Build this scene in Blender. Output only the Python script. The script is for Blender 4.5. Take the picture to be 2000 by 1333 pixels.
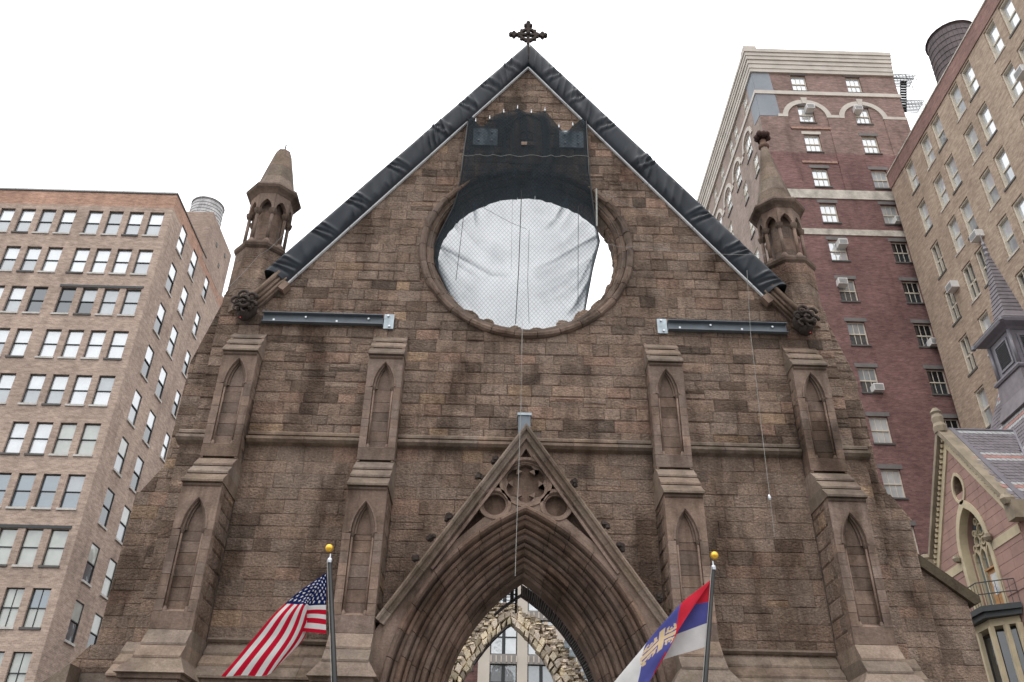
import bpy, bmesh, math, random
from mathutils import Vector, Matrix, noise
from mathutils.geometry import tessellate_polygon
random.seed(11)
for o in list(bpy.data.objects): bpy.data.objects.remove(o)
sc = bpy.context.scene
C = sc.collection
R = math.radians

# ------------------------------------------------------------------ camera
def make_camera():
    pitch, roll, yaw = R(32.221), R(1.0764), R(0.8228)
    fw = Vector((math.sin(yaw) * math.cos(pitch), math.cos(yaw) * math.cos(pitch), math.sin(pitch)))
    r = Vector((math.cos(yaw), -math.sin(yaw), 0)); u = r.cross(fw)
    r2 = r * math.cos(roll) + u * math.sin(roll); u2 = u * math.cos(roll) - r * math.sin(roll)
    cd = bpy.data.cameras.new('camera'); co = bpy.data.objects.new('camera', cd); C.objects.link(co)
    cd.sensor_width = 36; cd.lens = 36 * 1684.48 / 2000; cd.clip_start = .1; cd.clip_end = 3000
    m = Matrix((r2, u2, -fw)).transposed().to_4x4(); m.translation = (-.729, -22, 1.6)
    co.matrix_world = m; sc.camera = co
make_camera()

# ------------------------------------------------------------------ sky, sun, exposure
SUN_EL, SUN_ROT = 66, 205
w = bpy.data.worlds.new('World'); sc.world = w; w.use_nodes = True
nt = w.node_tree; bg = nt.nodes['Background']
sky = nt.nodes.new('ShaderNodeTexSky'); sky.sky_type = 'NISHITA'; sky.sun_disc = False
sky.sun_elevation = R(SUN_EL); sky.sun_rotation = R(SUN_ROT); sky.dust_density = 6; sky.air_density = 1.5
mx = nt.nodes.new('ShaderNodeMix'); mx.data_type = 'RGBA'; mx.inputs['Factor'].default_value = .93
nt.links.new(sky.outputs[0], mx.inputs['A']); mx.inputs['B'].default_value = (10.6, 10.7, 10.9, 1)   # closed white cloud cover
# overcast luminance: zenith three times the horizon, (1 + 2 sin h) / 3
tc = nt.nodes.new('ShaderNodeTexCoord'); sz = nt.nodes.new('ShaderNodeSeparateXYZ'); nt.links.new(tc.outputs['Generated'], sz.inputs[0])
mr = nt.nodes.new('ShaderNodeMapRange'); nt.links.new(sz.outputs['Z'], mr.inputs[0]); mr.inputs[1].default_value = 0; mr.inputs[2].default_value = 1; mr.inputs[3].default_value = .42; mr.inputs[4].default_value = 1.26
sv = nt.nodes.new('ShaderNodeVectorMath'); sv.operation = 'SCALE'; nt.links.new(mx.outputs['Result'], sv.inputs[0]); nt.links.new(mr.outputs[0], sv.inputs['Scale'])
nt.links.new(sv.outputs[0], bg.inputs[0]); bg.inputs[1].default_value = .15
sd = bpy.data.lights.new('sun', 'SUN'); sd.energy = .5; sd.angle = R(40); sd.color = (1, .97, .93)
so = bpy.data.objects.new('sun', sd); C.objects.link(so)
az = R(SUN_ROT)
sdir = Vector((math.sin(az) * math.cos(R(SUN_EL)), math.cos(az) * math.cos(R(SUN_EL)), math.sin(R(SUN_EL))))
so.rotation_euler = sdir.to_track_quat('Z', 'Y').to_euler(); so.location = (-10, -60, 90)
sc.view_settings.view_transform = 'Standard'; sc.view_settings.look = 'None'
sc.view_settings.gamma = 1; sc.view_settings.use_curve_mapping = False; sc.view_settings.exposure = .45
sc.render.engine = 'CYCLES'

# ------------------------------------------------------------------ material helpers
class NT:
    def __init__(s, name):
        s.m = bpy.data.materials.new(name); s.m.use_nodes = True; s.t = s.m.node_tree
        s.b = s.t.nodes['Principled BSDF']; s.out = s.t.nodes['Material Output']
    def n(s, typ, **k):
        nd = s.t.nodes.new('ShaderNode' + typ)
        for a, v in k.items(): setattr(nd, a, v)
        return nd
    def l(s, a, b): s.t.links.new(a, b)
    def pos(s, scale=(1, 1, 1)):
        g = s.n('NewGeometry'); v = s.n('VectorMath', operation='MULTIPLY'); s.l(g.outputs['Position'], v.inputs[0]); v.inputs[1].default_value = scale
        return v.outputs[0]
    def noise(s, scale, detail=3, rough=.55, vec=None):
        t = s.n('TexNoise'); t.inputs['Scale'].default_value = scale; t.inputs['Detail'].default_value = detail; t.inputs['Roughness'].default_value = rough
        s.l(vec if vec is not None else s.pos(), t.inputs['Vector']); return t.outputs['Fac']
    def ramp(s, fac, a, b, ca=(0, 0, 0, 1), cb=(1, 1, 1, 1)):
        r = s.n('ValToRGB'); s.l(fac, r.inputs[0]); e = r.color_ramp.elements
        e[0].position = a; e[0].color = ca; e[1].position = b; e[1].color = cb; return r.outputs[0]
    def mix(s, fac, a, b, blend='MIX'):
        m = s.n('Mix', data_type='RGBA', blend_type=blend)
        for i, v in ((m.inputs['Factor'], fac), (m.inputs['A'], a), (m.inputs['B'], b)):
            if hasattr(v, 'links') or hasattr(v, 'is_linked'): s.l(v, i)
            elif isinstance(v, (int, float)): i.default_value = v
            else: i.default_value = (*v, 1) if len(v) == 3 else v
        return m.outputs['Result']
    def math(s, op, a, b=0.):
        m = s.n('Math', operation=op)
        for i, v in ((m.inputs[0], a), (m.inputs[1], b)):
            if hasattr(v, 'is_linked'): s.l(v, i)
            else: i.default_value = v
        return m.outputs[0]
    def bump(s, h, strength, dist, chain=None):
        b = s.n('Bump'); b.inputs['Strength'].default_value = strength; b.inputs['Distance'].default_value = dist; s.l(h, b.inputs['Height'])
        if chain is not None: s.l(chain, b.inputs['Normal'])
        return b.outputs[0]

def stone_mat(name, base, rough_bump=.9, dist=.05, stain=.6, lichen=0., bscale=7., speck=.45):
    k = NT(name); at = k.n('Attribute', attribute_name='tone')
    col = k.mix(1., at.outputs['Color'], base, 'MULTIPLY')
    n1 = k.noise(2.2, 4, .6); col = k.mix(.8, col, k.ramp(n1, .25, .75, (.62, .62, .62, 1), (1.3, 1.28, 1.26, 1)), 'MULTIPLY')
    n2 = k.noise(19, 4, .75); col = k.mix(speck, col, k.ramp(n2, .34, .66, (.5, .48, .46, 1), (1.42, 1.42, 1.42, 1)), 'MULTIPLY')
    n3 = k.noise(.55, 6, .62, k.pos((1.25, 1.25, .55)))
    col = k.mix(k.math('MULTIPLY', k.ramp(n3, .48, .64), stain), col, k.mix(1., col, (.36, .33, .31), 'MULTIPLY'))
    n4 = k.noise(1.1, 5, .6, k.pos((1, 1, .8)))
    col = k.mix(k.math('MULTIPLY', k.ramp(n4, .56, .7), stain * .6), col, k.mix(1., col, (.5, .46, .43), 'MULTIPLY'))
    n6 = k.noise(1., 4, .6, k.pos((4.5, 4.5, .3)))                     # rain streaks
    col = k.mix(k.math('MULTIPLY', k.ramp(n6, .52, .72), stain * .6), col, k.mix(1., col, (.55, .52, .5), 'MULTIPLY'))
    if lichen:
        n5 = k.noise(1.7, 5, .65); col = k.mix(k.math('MULTIPLY', k.ramp(n5, .45, .75), lichen), col, (.15, .145, .075))
    k.l(col, k.b.inputs['Base Color']); k.b.inputs['Roughness'].default_value = .92; k.b.inputs['Specular IOR Level'].default_value = .2
    h = k.math('ADD', k.noise(bscale, 6, .65, k.pos((1, 1, 1.5))), k.math('MULTIPLY', k.noise(34, 3, .6), .35))
    k.l(k.bump(h, rough_bump, dist), k.b.inputs['Normal'])
    return k.m

def plain(name, col, rough=.6, metal=0., var=.15, vscale=3., bump=0., spec=.5):
    k = NT(name)
    c = k.mix(1., col, k.ramp(k.noise(vscale, 4, .6), .25, .75, (1 - var,) * 3 + (1,), (1 + var,) * 3 + (1,)), 'MULTIPLY')
    k.l(c, k.b.inputs['Base Color']); k.b.inputs['Roughness'].default_value = rough; k.b.inputs['Metallic'].default_value = metal
    k.b.inputs['Specular IOR Level'].default_value = spec
    if bump: k.l(k.bump(k.noise(vscale * 6, 4), bump, .03), k.b.inputs['Normal'])
    return k.m

def brick_mat(name, c1, c2, mortar, blotch=(.6, 1.25), stain=.4, streak=.6, bw=.24, bh=.085, red=None):
    k = NT(name); g = k.n('NewGeometry'); sp = k.n('SeparateXYZ'); k.l(g.outputs['Position'], sp.inputs[0])
    u = k.math('ADD', sp.outputs['X'], sp.outputs['Y']); cb = k.n('CombineXYZ'); k.l(u, cb.inputs['X']); k.l(sp.outputs['Z'], cb.inputs['Y'])
    bt = k.n('TexBrick'); k.l(cb.outputs[0], bt.inputs['Vector']); bt.inputs['Scale'].default_value = 1
    bt.inputs['Brick Width'].default_value = bw; bt.inputs['Row Height'].default_value = bh; bt.inputs['Mortar Size'].default_value = .012
    bt.inputs['Color1'].default_value = (*c1, 1); bt.inputs['Color2'].default_value = (*c2, 1); bt.inputs['Mortar'].default_value = (*mortar, 1)
    col = bt.outputs['Color']
    col = k.mix(.9, col, k.ramp(k.noise(.35, 6, .68), .3, .7, (blotch[0],) * 3 + (1,), (blotch[1],) * 3 + (1,)), 'MULTIPLY')
    vs = k.n('VectorMath', operation='MULTIPLY'); k.l(cb.outputs[0], vs.inputs[0]); vs.inputs[1].default_value = (.9, 3.2, 1)
    col = k.mix(streak, col, k.ramp(k.noise(1.6, 5, .7, vs.outputs[0]), .3, .7, (.62, .6, .58, 1), (1.32, 1.3, 1.28, 1)), 'MULTIPLY')
    vs2 = k.n('VectorMath', operation='MULTIPLY'); k.l(cb.outputs[0], vs2.inputs[0]); vs2.inputs[1].default_value = (1.2, .18, 1)
    col = k.mix(k.math('MULTIPLY', k.ramp(k.noise(1, 5, .6, vs2.outputs[0]), .55, .72), stain), col, k.mix(1., col, (.5, .48, .47), 'MULTIPLY'))
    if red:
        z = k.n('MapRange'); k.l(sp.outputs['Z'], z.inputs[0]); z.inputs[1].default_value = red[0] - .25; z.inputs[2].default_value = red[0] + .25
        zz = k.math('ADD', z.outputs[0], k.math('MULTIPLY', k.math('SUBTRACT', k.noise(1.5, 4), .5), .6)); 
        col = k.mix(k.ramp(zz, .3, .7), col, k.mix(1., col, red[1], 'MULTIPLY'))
    k.l(col, k.b.inputs['Base Color']); k.b.inputs['Roughness'].default_value = .9; k.b.inputs['Specular IOR Level'].default_value = .2
    k.l(k.bump(bt.outputs['Fac'], -.5, .015, k.bump(k.noise(5, 5, .7), .5, .06)), k.b.inputs['Normal'])
    return k.m

def glass(name, base, refl, rough=.03):
    k = NT(name); k.b.inputs['Roughness'].default_value = .12
    k.l(k.mix(1., base, k.ramp(k.noise(.9, 4, .6), .3, .7, (.8, .8, .8, 1), (1.15, 1.15, 1.15, 1)), 'MULTIPLY'), k.b.inputs['Base Color'])
    g = k.n('BsdfGlossy'); g.inputs['Color'].default_value = (.95, .98, 1, 1); g.inputs['Roughness'].default_value = rough
    k.l(k.bump(k.noise(1.1, 2), .06, .2), g.inputs['Normal'])
    m = k.n('MixShader'); m.inputs[0].default_value = refl; k.l(k.b.outputs[0], m.inputs[1]); k.l(g.outputs[0], m.inputs[2]); k.l(m.outputs[0], k.out.inputs[0])
    return k.m

M = {}
M['rock'] = stone_mat('brownstone_rockface', (.300, .221, .173), .9, .15, .9, 0, 11., .6)
M['dress'] = stone_mat('brownstone_dressed', (.222, .163, .132), .8, .03, 1., .06, 7, .35)
M['slab'] = stone_mat('brownstone_weathering', (.228, .176, .142), .75, .03, .75, .25, 6)
M['mortar'] = stone_mat('mortar_bed', (.17, .138, .115), .6, .03, .5)
M['carve'] = stone_mat('sooty_carving', (.06, .048, .043), .6, .02, .5)
M['rubble'] = stone_mat('rubble_limestone', (.74, .67, .57), .7, .05, .2)
M['char'] = plain('charred_lath', (.06, .055, .055), .8, 0, .5, 8, .4)
M['lath'] = plain('ashy_lath', (.22, .21, .205), .8, 0, .5, 9)
M['tarp'] = plain('black_tarpaulin', (.013, .018, .026), .36, 0, .3, 1.2, 0, .45)
M['batten'] = plain('pale_batten', (.62, .63, .64), .6, 0, .2, 4)
M['steel'] = plain('primed_grey_steel', (.125, .145, .165), .5, .25, .2, 3)
M['plate'] = plain('galvanised_plate', (.33, .38, .41), .45, .4, .3, 5)
M['bolt'] = plain('zinc_bolt', (.55, .57, .6), .35, .8, .1, 5)
M['rope'] = plain('grey_rope', (.30, .30, .28), .8, 0, .2, 9)
M['black'] = plain('black_paint', (.008, .008, .009), .5, 0, .2, 3)
M['gold'] = plain('gold_ball', (.85, .50, .06), .3, .55, .05, 3)
M['brickL'] = brick_mat('tan_loft_brick', (.475, .36, .295), (.36, .26, .215), (.47, .40, .345), (.72, 1.2), .5, .8, red=(42.75, (1.02, .82, .74)))
M['brickB'] = brick_mat('pink_tan_brick', (.42, .31, .255), (.33, .23, .19), (.40, .34, .29), (.75, 1.2), .4, .7)
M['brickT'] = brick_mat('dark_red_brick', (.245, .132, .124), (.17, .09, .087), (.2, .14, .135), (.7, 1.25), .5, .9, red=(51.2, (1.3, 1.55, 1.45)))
M['brickS'] = brick_mat('grey_brown_brick', (.36, .29, .255), (.28, .215, .19), (.3, .25, .22), (.75, 1.2), .4, .6)  # tower side wall: same brick as the front, set lighter and greyer
M['brickY'] = brick_mat('tan_rough_brick', (.46, .36, .275), (.36, .27, .205), (.39, .325, .265), (.8, 1.15), .35, .85)
M['coping'] = brick_mat('red_brick_parapet', (.30, .17, .145), (.23, .125, .11), (.27, .2, .18), (.75, 1.2), .5, .7)
M['cream'] = plain('cream_cornice', (.52, .475, .42), .7, 0, .18, .8, .3)
M['creamrough'] = plain('weathered_cream_band', (.50, .46, .40), .85, 0, .45, 1.4, .8)
M['greypatch'] = plain('grey_cement_patch', (.25, .27, .30), .85, 0, .15, .6, .2)
M['lintel'] = plain('grey_lintel', (.17, .16, .155), .85, 0, .2, 2)
M['orange'] = plain('new_brick_arch', (.33, .20, .155), .85, 0, .5, 5)
M['framedark'] = plain('dark_window_frame', (.035, .04, .042), .5, 0, .2, 3)
M['framecream'] = plain('cream_window_frame', (.62, .56, .46), .6, 0, .15, 3)
M['sill'] = plain('pale_sill', (.52, .50, .47), .75, 0, .2, 3)
M['silld'] = plain('dark_sill', (.10, .095, .09), .8, 0, .2, 3)
M['acwhite'] = plain('white_enamel', (.70, .69, .67), .5, 0, .1, 3)
M['acgrille'] = plain('grey_grille', (.28, .28, .28), .6, 0, .2, 9)
M['gW'] = glass('pane_bright', (.56, .59, .61), .3)
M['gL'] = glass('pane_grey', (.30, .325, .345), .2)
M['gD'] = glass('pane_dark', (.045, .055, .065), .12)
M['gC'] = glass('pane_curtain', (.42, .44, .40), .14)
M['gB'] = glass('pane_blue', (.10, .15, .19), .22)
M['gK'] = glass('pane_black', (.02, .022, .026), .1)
M['wood'] = plain('tank_staves', (.50, .49, .485), .8, 0, .4, 1.4)
M['woodd'] = plain('dark_tank_staves', (.095, .072, .075), .7, 0, .4, 1.2)
M['slate'] = plain('purple_slate', (.185, .165, .178), .55, 0, .25, 2.5, .2)
M['slatelight'] = plain('pale_slate', (.36, .365, .37), .6, 0, .2, 3)
M['slatered'] = plain('red_slate', (.36, .19, .165), .6, 0, .2, 3)
M['lead'] = plain('lead_flashing', (.19, .18, .20), .5, .2, .15, 3)
M['pink'] = plain('pink_sandstone', (.34, .21, .175), .85, 0, .2, 1.3, .25)
M['yellow'] = plain('yellow_sandstone', (.52, .44, .30), .85, 0, .2, 1.3, .25)
M['tanstone'] = plain('mossy_coping', (.26, .215, .155), .85, 0, .35, 1.6, .3)
M['oak'] = plain('varnished_oak', (.40, .20, .07), .45, 0, .3, 6)
M['beige'] = plain('beige_terracotta', (.66, .60, .52), .75, 0, .08, .6)
M['spandrel'] = plain('spandrel_grey', (.32, .30, .28), .7, 0, .15, 2)
M['street'] = plain('asphalt', (.05, .05, .052), .9, 0, .3, 2, .4)
M['walk'] = plain('concrete_pavement', (.33, .32, .30), .9, 0, .2, 1.2, .2)
M['redmark'] = plain('red_tag', (.7, .06, .06), .6)
def net_mat():                                                     # 'tone' carries how bunched the mesh is, plus painted fold shading
    k = NT('debris_netting'); g = k.n('NewGeometry'); sp = k.n('SeparateXYZ'); k.l(g.outputs['Position'], sp.inputs[0])
    def line(a): return k.math('GREATER_THAN', k.math('ABSOLUTE', k.math('SINE', k.math('MULTIPLY', a, 19.))), .955)
    a = k.math('ADD', k.math('MULTIPLY', sp.outputs['X'], 1.25), sp.outputs['Z']); b = k.math('SUBTRACT', k.math('MULTIPLY', sp.outputs['X'], 1.25), sp.outputs['Z'])
    cord = k.math('MAXIMUM', line(a), line(b)); at = k.n('Attribute', attribute_name='tone')
    cov = k.math('ADD', k.math('ADD', at.outputs['Fac'], k.math('MULTIPLY', k.ramp(k.noise(2.2, 3), .3, .7), .05)), k.math('MULTIPLY', cord, .11))
    d = k.n('BsdfDiffuse'); d.inputs['Color'].default_value = (.05, .062, .072, 1); tl = k.n('BsdfTranslucent'); tl.inputs['Color'].default_value = (.05, .085, .115, 1)
    md = k.n('MixShader'); md.inputs[0].default_value = .5; k.l(d.outputs[0], md.inputs[1]); k.l(tl.outputs[0], md.inputs[2])
    t = k.n('BsdfTransparent'); m = k.n('MixShader'); k.l(k.math('MINIMUM', cov, .97), m.inputs[0]); k.l(t.outputs[0], m.inputs[1]); k.l(md.outputs[0], m.inputs[2]); k.l(m.outputs[0], k.out.inputs[0])
    return k.m
M['net'] = net_mat()
def flag_mat():
    k = NT('printed_flag_cloth'); at = k.n('Attribute', attribute_name='tone')
    c = k.mix(.5, at.outputs['Color'], k.ramp(k.noise(5, 3), .3, .7, (.85, .85, .85, 1), (1.1, 1.1, 1.1, 1)), 'MULTIPLY')
    d = k.n('BsdfDiffuse'); k.l(c, d.inputs[0]); tr = k.n('BsdfTranslucent'); k.l(c, tr.inputs[0])
    m = k.n('MixShader'); m.inputs[0].default_value = .3; k.l(d.outputs[0], m.inputs[1]); k.l(tr.outputs[0], m.inputs[2]); k.l(m.outputs[0], k.out.inputs[0])
    return k.m
M['flag'] = flag_mat()

# ------------------------------------------------------------------ mesh helpers
ONE = (1, 1, 1)
class MB:
    def __init__(s): s.v = []; s.f = []; s.mi = []; s.t = []
    def add(s, vs, fs, tone=ONE, mi=0):
        b = len(s.v); s.v += [tuple(p) for p in vs]; s.t += [tone] * len(vs)
        for f in fs: s.f.append([b + i for i in f]); s.mi.append(mi)
    def hexa(s, p, tone=ONE, mi=0): s.add(p, [(0, 1, 2, 3), (7, 6, 5, 4), (0, 4, 5, 1), (1, 5, 6, 2), (2, 6, 7, 3), (3, 7, 4, 0)], tone, mi)
    def box(s, x0, x1, y0, y1, z0, z1, tone=ONE, mi=0):
        s.hexa([(x0, y0, z0), (x1, y0, z0), (x1, y1, z0), (x0, y1, z0), (x0, y0, z1), (x1, y0, z1), (x1, y1, z1), (x0, y1, z1)], tone, mi)
    def fbox(s, fr, u0, u1, z0, z1, n0, n1, tone=ONE, mi=0):
        s.hexa([fr(u0, z0, n0), fr(u1, z0, n0), fr(u1, z0, n1), fr(u0, z0, n1), fr(u0, z1, n0), fr(u1, z1, n0), fr(u1, z1, n1), fr(u0, z1, n1)], tone, mi)
    def prism(s, poly, fa, a0, a1, tone=ONE, mi=0):           # fa(p, a) -> xyz
        n = len(poly); s.add([fa(p, a0) for p in poly] + [fa(p, a1) for p in poly],
            [list(range(n)), list(range(2 * n - 1, n - 1, -1))] + [(i, (i + 1) % n, n + (i + 1) % n, n + i) for i in range(n)], tone, mi)
    def plate(s, fr, n0, n1, outer, holes=(), tone=ONE, mi=0):
        rings = [outer] + list(holes); pts = [p for r in rings for p in r]
        tri = tessellate_polygon([[Vector((p[0], p[1], 0)) for p in r] for r in rings]); n = len(pts)
        fs = [tuple(t) for t in tri] + [tuple(n + i for i in reversed(t)) for t in tri]; b = 0
        for r in rings:
            m = len(r); fs += [(b + i, b + (i + 1) % m, n + b + (i + 1) % m, n + b + i) for i in range(m)]; b += m
        s.add([fr(p[0], p[1], n1) for p in pts] + [fr(p[0], p[1], n0) for p in pts], fs, tone, mi)
    def tube(s, pts, r, n=8, tone=ONE, mi=0, closed=False):
        pts = [Vector(p) for p in pts]; rs = r if isinstance(r, (list, tuple)) else [r] * len(pts); vs = []; fs = []; m = len(pts)
        for i, p in enumerate(pts):
            d = (pts[(i + 1) % m] - pts[i - 1]) if closed else (pts[min(i + 1, m - 1)] - pts[max(i - 1, 0)])
            d.normalize(); a = d.orthogonal() if abs(d.z) < .99 else Vector((1, 0, 0))
            if abs(d.z) < .99: a = d.cross(Vector((0, 0, 1)))
            a.normalize(); b = d.cross(a)
            vs += [p + (a * math.cos(2 * math.pi * j / n) + b * math.sin(2 * math.pi * j / n)) * rs[i] for j in range(n)]
        for i in range(m if closed else m - 1):
            q = (i + 1) % m
            fs += [(i * n + j, i * n + (j + 1) % n, q * n + (j + 1) % n, q * n + j) for j in range(n)]
        if not closed: fs += [list(range(n)), list(range((m - 1) * n, m * n))]
        s.add(vs, fs, tone, mi)
    def lathe(s, prof, c, n=16, rot=0, tone=ONE, mi=0, sx=1):
        vs = [(c[0] + r * math.cos(rot + 2 * math.pi * j / n) * sx, c[1] + r * math.sin(rot + 2 * math.pi * j / n), c[2] + z) for r, z in prof for j in range(n)]
        fs = [(i * n + j, i * n + (j + 1) % n, (i + 1) * n + (j + 1) % n, (i + 1) * n + j) for i in range(len(prof) - 1) for j in range(n)]
        s.add(vs, fs + [list(range(n)), list(range((len(prof) - 1) * n, len(prof) * n))], tone, mi)
    def ball(s, c, r, tone=ONE, seg=8, sc3=(1, 1, 1), jit=0):
        vs = []; 
        for i in range(seg // 2 + 1):
            th = math.pi * i / (seg // 2)
            for j in range(seg):
                q = 1 + random.uniform(-jit, jit)
                vs.append((c[0] + r * q * sc3[0] * math.sin(th) * math.cos(2 * math.pi * j / seg), c[1] + r * q * sc3[1] * math.sin(th) * math.sin(2 * math.pi * j / seg), c[2] + r * q * sc3[2] * math.cos(th)))
        fs = [(i * seg + j, i * seg + (j + 1) % seg, (i + 1) * seg + (j + 1) % seg, (i + 1) * seg + j) for i in range(seg // 2) for j in range(seg)]
        s.add(vs, fs, tone)
    def build(s, name, mat, parent=None, smooth=False, recalc=True):
        me = bpy.data.meshes.new(name); me.from_pydata(s.v, [], s.f)
        for m in (mat if isinstance(mat, (list, tuple)) else [mat]): me.materials.append(M[m] if isinstance(m, str) else m)
        if any(s.mi): me.polygons.foreach_set('material_index', s.mi)
        if recalc:
            bm = bmesh.new(); bm.from_mesh(me); bmesh.ops.recalc_face_normals(bm, faces=bm.faces); bm.to_mesh(me); bm.free()
        at = me.color_attributes.new('tone', 'FLOAT_COLOR', 'POINT')
        at.data.foreach_set('color', [c for t in s.t for c in (*t, 1.)])
        if smooth: me.polygons.foreach_set('use_smooth', [True] * len(me.polygons))
        o = bpy.data.objects.new(name, me); C.objects.link(o); o.parent = parent
        return o
def thing(name, label, cat, loc=(0, 0, 0), group=None):
    o = bpy.data.objects.new(name, None); C.objects.link(o); o.location = loc; o.empty_display_size = .3
    return tag(o, label, cat, group)
def tag(o, label, cat, group=None):
    o['label'] = label; o['category'] = cat
    if group: o['group'] = group
    return o
def struct(o): o['kind'] = 'structure'; return o
def stuff(o): o['kind'] = 'stuff'; return o
# wall frames: (along, height, outward) -> world
def FY(y): return lambda u, z, n: (u, y - n, z)          # faces the street (-y)
def FXp(x): return lambda u, z, n: (x + n, u, z)         # faces +x
def FXm(x): return lambda u, z, n: (x - n, u, z)         # faces -x
def clip(poly, a, b, c):                                   # keep a*x + b*y >= c
    out = []
    for i in range(len(poly)):
        p, q = poly[i], poly[(i + 1) % len(poly)]; dp = a * p[0] + b * p[1] - c; dq = a * q[0] + b * q[1] - c
        if dp >= 0: out.append(p)
        if dp * dq < 0: t = dp / (dp - dq); out.append((p[0] + (q[0] - p[0]) * t, p[1] + (q[1] - p[1]) * t))
    return out
def area(p): return abs(sum(p[i][0] * p[(i + 1) % len(p)][1] - p[(i + 1) % len(p)][0] * p[i][1] for i in range(len(p)))) / 2
def cent(p): return (sum(q[0] for q in p) / len(p), sum(q[1] for q in p) / len(p))
def inset(p, d):
    sgn = 1 if sum(p[i][0] * p[(i + 1) % len(p)][1] - p[(i + 1) % len(p)][0] * p[i][1] for i in range(len(p))) > 0 else -1
    nr = []
    for i in range(len(p)):
        a, b = p[i], p[(i + 1) % len(p)]; L = math.hypot(b[0] - a[0], b[1] - a[1]) or 1e-9
        nr.append((sgn * (b[1] - a[1]) / L, -sgn * (b[0] - a[0]) / L))
    out = []
    for i in range(len(p)):
        n1, n2 = nr[i - 1], nr[i]; k = max(.35, 1 + n1[0] * n2[0] + n1[1] * n2[1])
        out.append((p[i][0] - d * (n1[0] + n2[0]) / k, p[i][1] - d * (n1[1] + n2[1]) / k))
    return out
def dedupe(p):
    return [q for i, q in enumerate(p) if math.hypot(q[0] - p[i - 1][0], q[1] - p[i - 1][1]) > .02]
rnd = random.uniform
def tone_rock(x=0, z=0):
    k = random.random(); low = z < 12; g = (rnd(.9, 1.1) if low else rnd(.78, 1.17)) * (1 + .12 * noise.noise(Vector((x * .5, z * .5, 3))))
    if k < (.07 if low else .16): g *= rnd(.55, .76)
    if k > .985: return (1.3 * g, 1.24 * g, 1.1 * g)
    if k > .94: return (1.18 * g, 1.08 * g, 1.06 * g)
    h = rnd(-.035, .035); return (g * (1 + h), g, g * (1 - h * .8))
def tone_dress():
    g = rnd(.78, 1.16); h = rnd(-.04, .04); return (g * (1 + h), g, g * (1 - h))
def stone(mb, poly, fr, h=.03, tone=ONE, rough=.02, joint=.007, bev=.035):
    poly = dedupe(poly)
    if len(poly) < 3 or area(poly) < .004: return False
    a = inset(poly, joint); b = inset(poly, joint + bev); n = len(a); c = cent(poly)
    vs = [fr(*p, -.05) for p in a] + [fr(*p, h * .35 + rnd(-.3, .3) * rough) for p in a] + [fr(*p, h + rnd(-1, 1) * rough) for p in b] + [fr(*c, h + rnd(-.6, 1.2) * rough)]
    fs = [(i, (i + 1) % n, n + (i + 1) % n, n + i) for i in range(n)] + [(n + i, n + (i + 1) % n, 2 * n + (i + 1) % n, 2 * n + i) for i in range(n)] + [(2 * n + i, 2 * n + (i + 1) % n, 3 * n) for i in range(n)]
    mb.add(vs, fs, tone); return True
def ashlar(u0, u1, z0, z1, hm=.29, lm=(.5, 1.25), split=.12):
    out = []; z = z0
    while z < z1 - .05:
        h = hm * rnd(.82, 1.2)
        if z1 - z - h < hm * .5: h = z1 - z
        u = u0
        while u < u1 - .02:
            l = rnd(*lm)
            if u1 - u - l < lm[0] * .6: l = u1 - u
            if random.random() < split and h > .24:
                m = z + h * rnd(.4, .6); out += [[(u, z), (u + l, z), (u + l, m), (u, m)], [(u, m), (u + l, m), (u + l, z + h), (u, z + h)]]
            else: out.append([(u, z), (u + l, z), (u + l, z + h), (u, z + h)])
            u += l
        z += h
    return out
def arc_pts(w, zs, za, n=14, side=-1):      # pointed arch half from springing (side*w, zs) to apex (0, za)
    h = za - zs; r = (w * w + h * h) / (2 * w); cx = r - w; a1 = math.atan2(h, cx)
    return [(side * (r * math.cos(a1 * i / n) - cx), zs + r * math.sin(a1 * i / n)) for i in range(n + 1)]
def lancet(cx, w, z0, zs, za, n=8):
    L = arc_pts(w, zs, za, n, -1); Rr = arc_pts(w, zs, za, n, 1)
    return [(cx - w, z0)] + [(cx + p[0], p[1]) for p in L] + [(cx + p[0], p[1]) for p in reversed(Rr[:-1])] + [(cx + w, z0)]
def circle(cx, cz, r, n=32): return [(cx + r * math.cos(2 * math.pi * i / n), cz + r * math.sin(2 * math.pi * i / n)) for i in range(n)]

# ================================================================== GROUND
g = MB(); g.box(-400, 400, -400, 600, -.4, 0); struct(g.build('ground', 'street'))
g = MB(); g.box(-60, 60, -8.5, 1.5, -.1, .14); struct(g.build('pavement', 'walk'))
g = MB(); g.box(-60, 60, -40, -21, -.1, .14); struct(g.build('pavement', 'walk'))

# ================================================================== CHURCH
church = thing('church', 'roofless brownstone gothic church front with empty rose window and gabled portal', 'church', (0, .5, 0))
def part(mb, name, mat, parent=church, smooth=False):
    o = mb.build(name, mat, parent, smooth)
    if parent is church: o.location = (0, -.5, 0)
    return o
RC, RR = 19.0, 3.46
F0 = FY(0)
# --- backing wall with the rose and portal openings
mb = MB()
arch_hole = [(-2.9, .0)] + arc_pts(2.9, 4.6, 9.2, 12, -1) + list(reversed(arc_pts(2.9, 4.6, 9.2, 12, 1)))[1:] + [(2.9, .0)]
wl = [(-9.58, .14), (-2.9, .14)] + arch_hole[1:-1] + [(2.9, .14), (9.58, .14), (9.58, 12.0), (9.33, 12.0), (9.33, 16.9), (7.85, 16.9), (0, 27.95), (-7.85, 16.9), (-9.33, 16.9), (-9.33, 12.0), (-9.58, 12.0)]
mb.plate(F0, -.9, -.02, wl, [circle(0, RC, 3.1, 64)])
wall = part(mb, 'wall', 'mortar')
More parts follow.
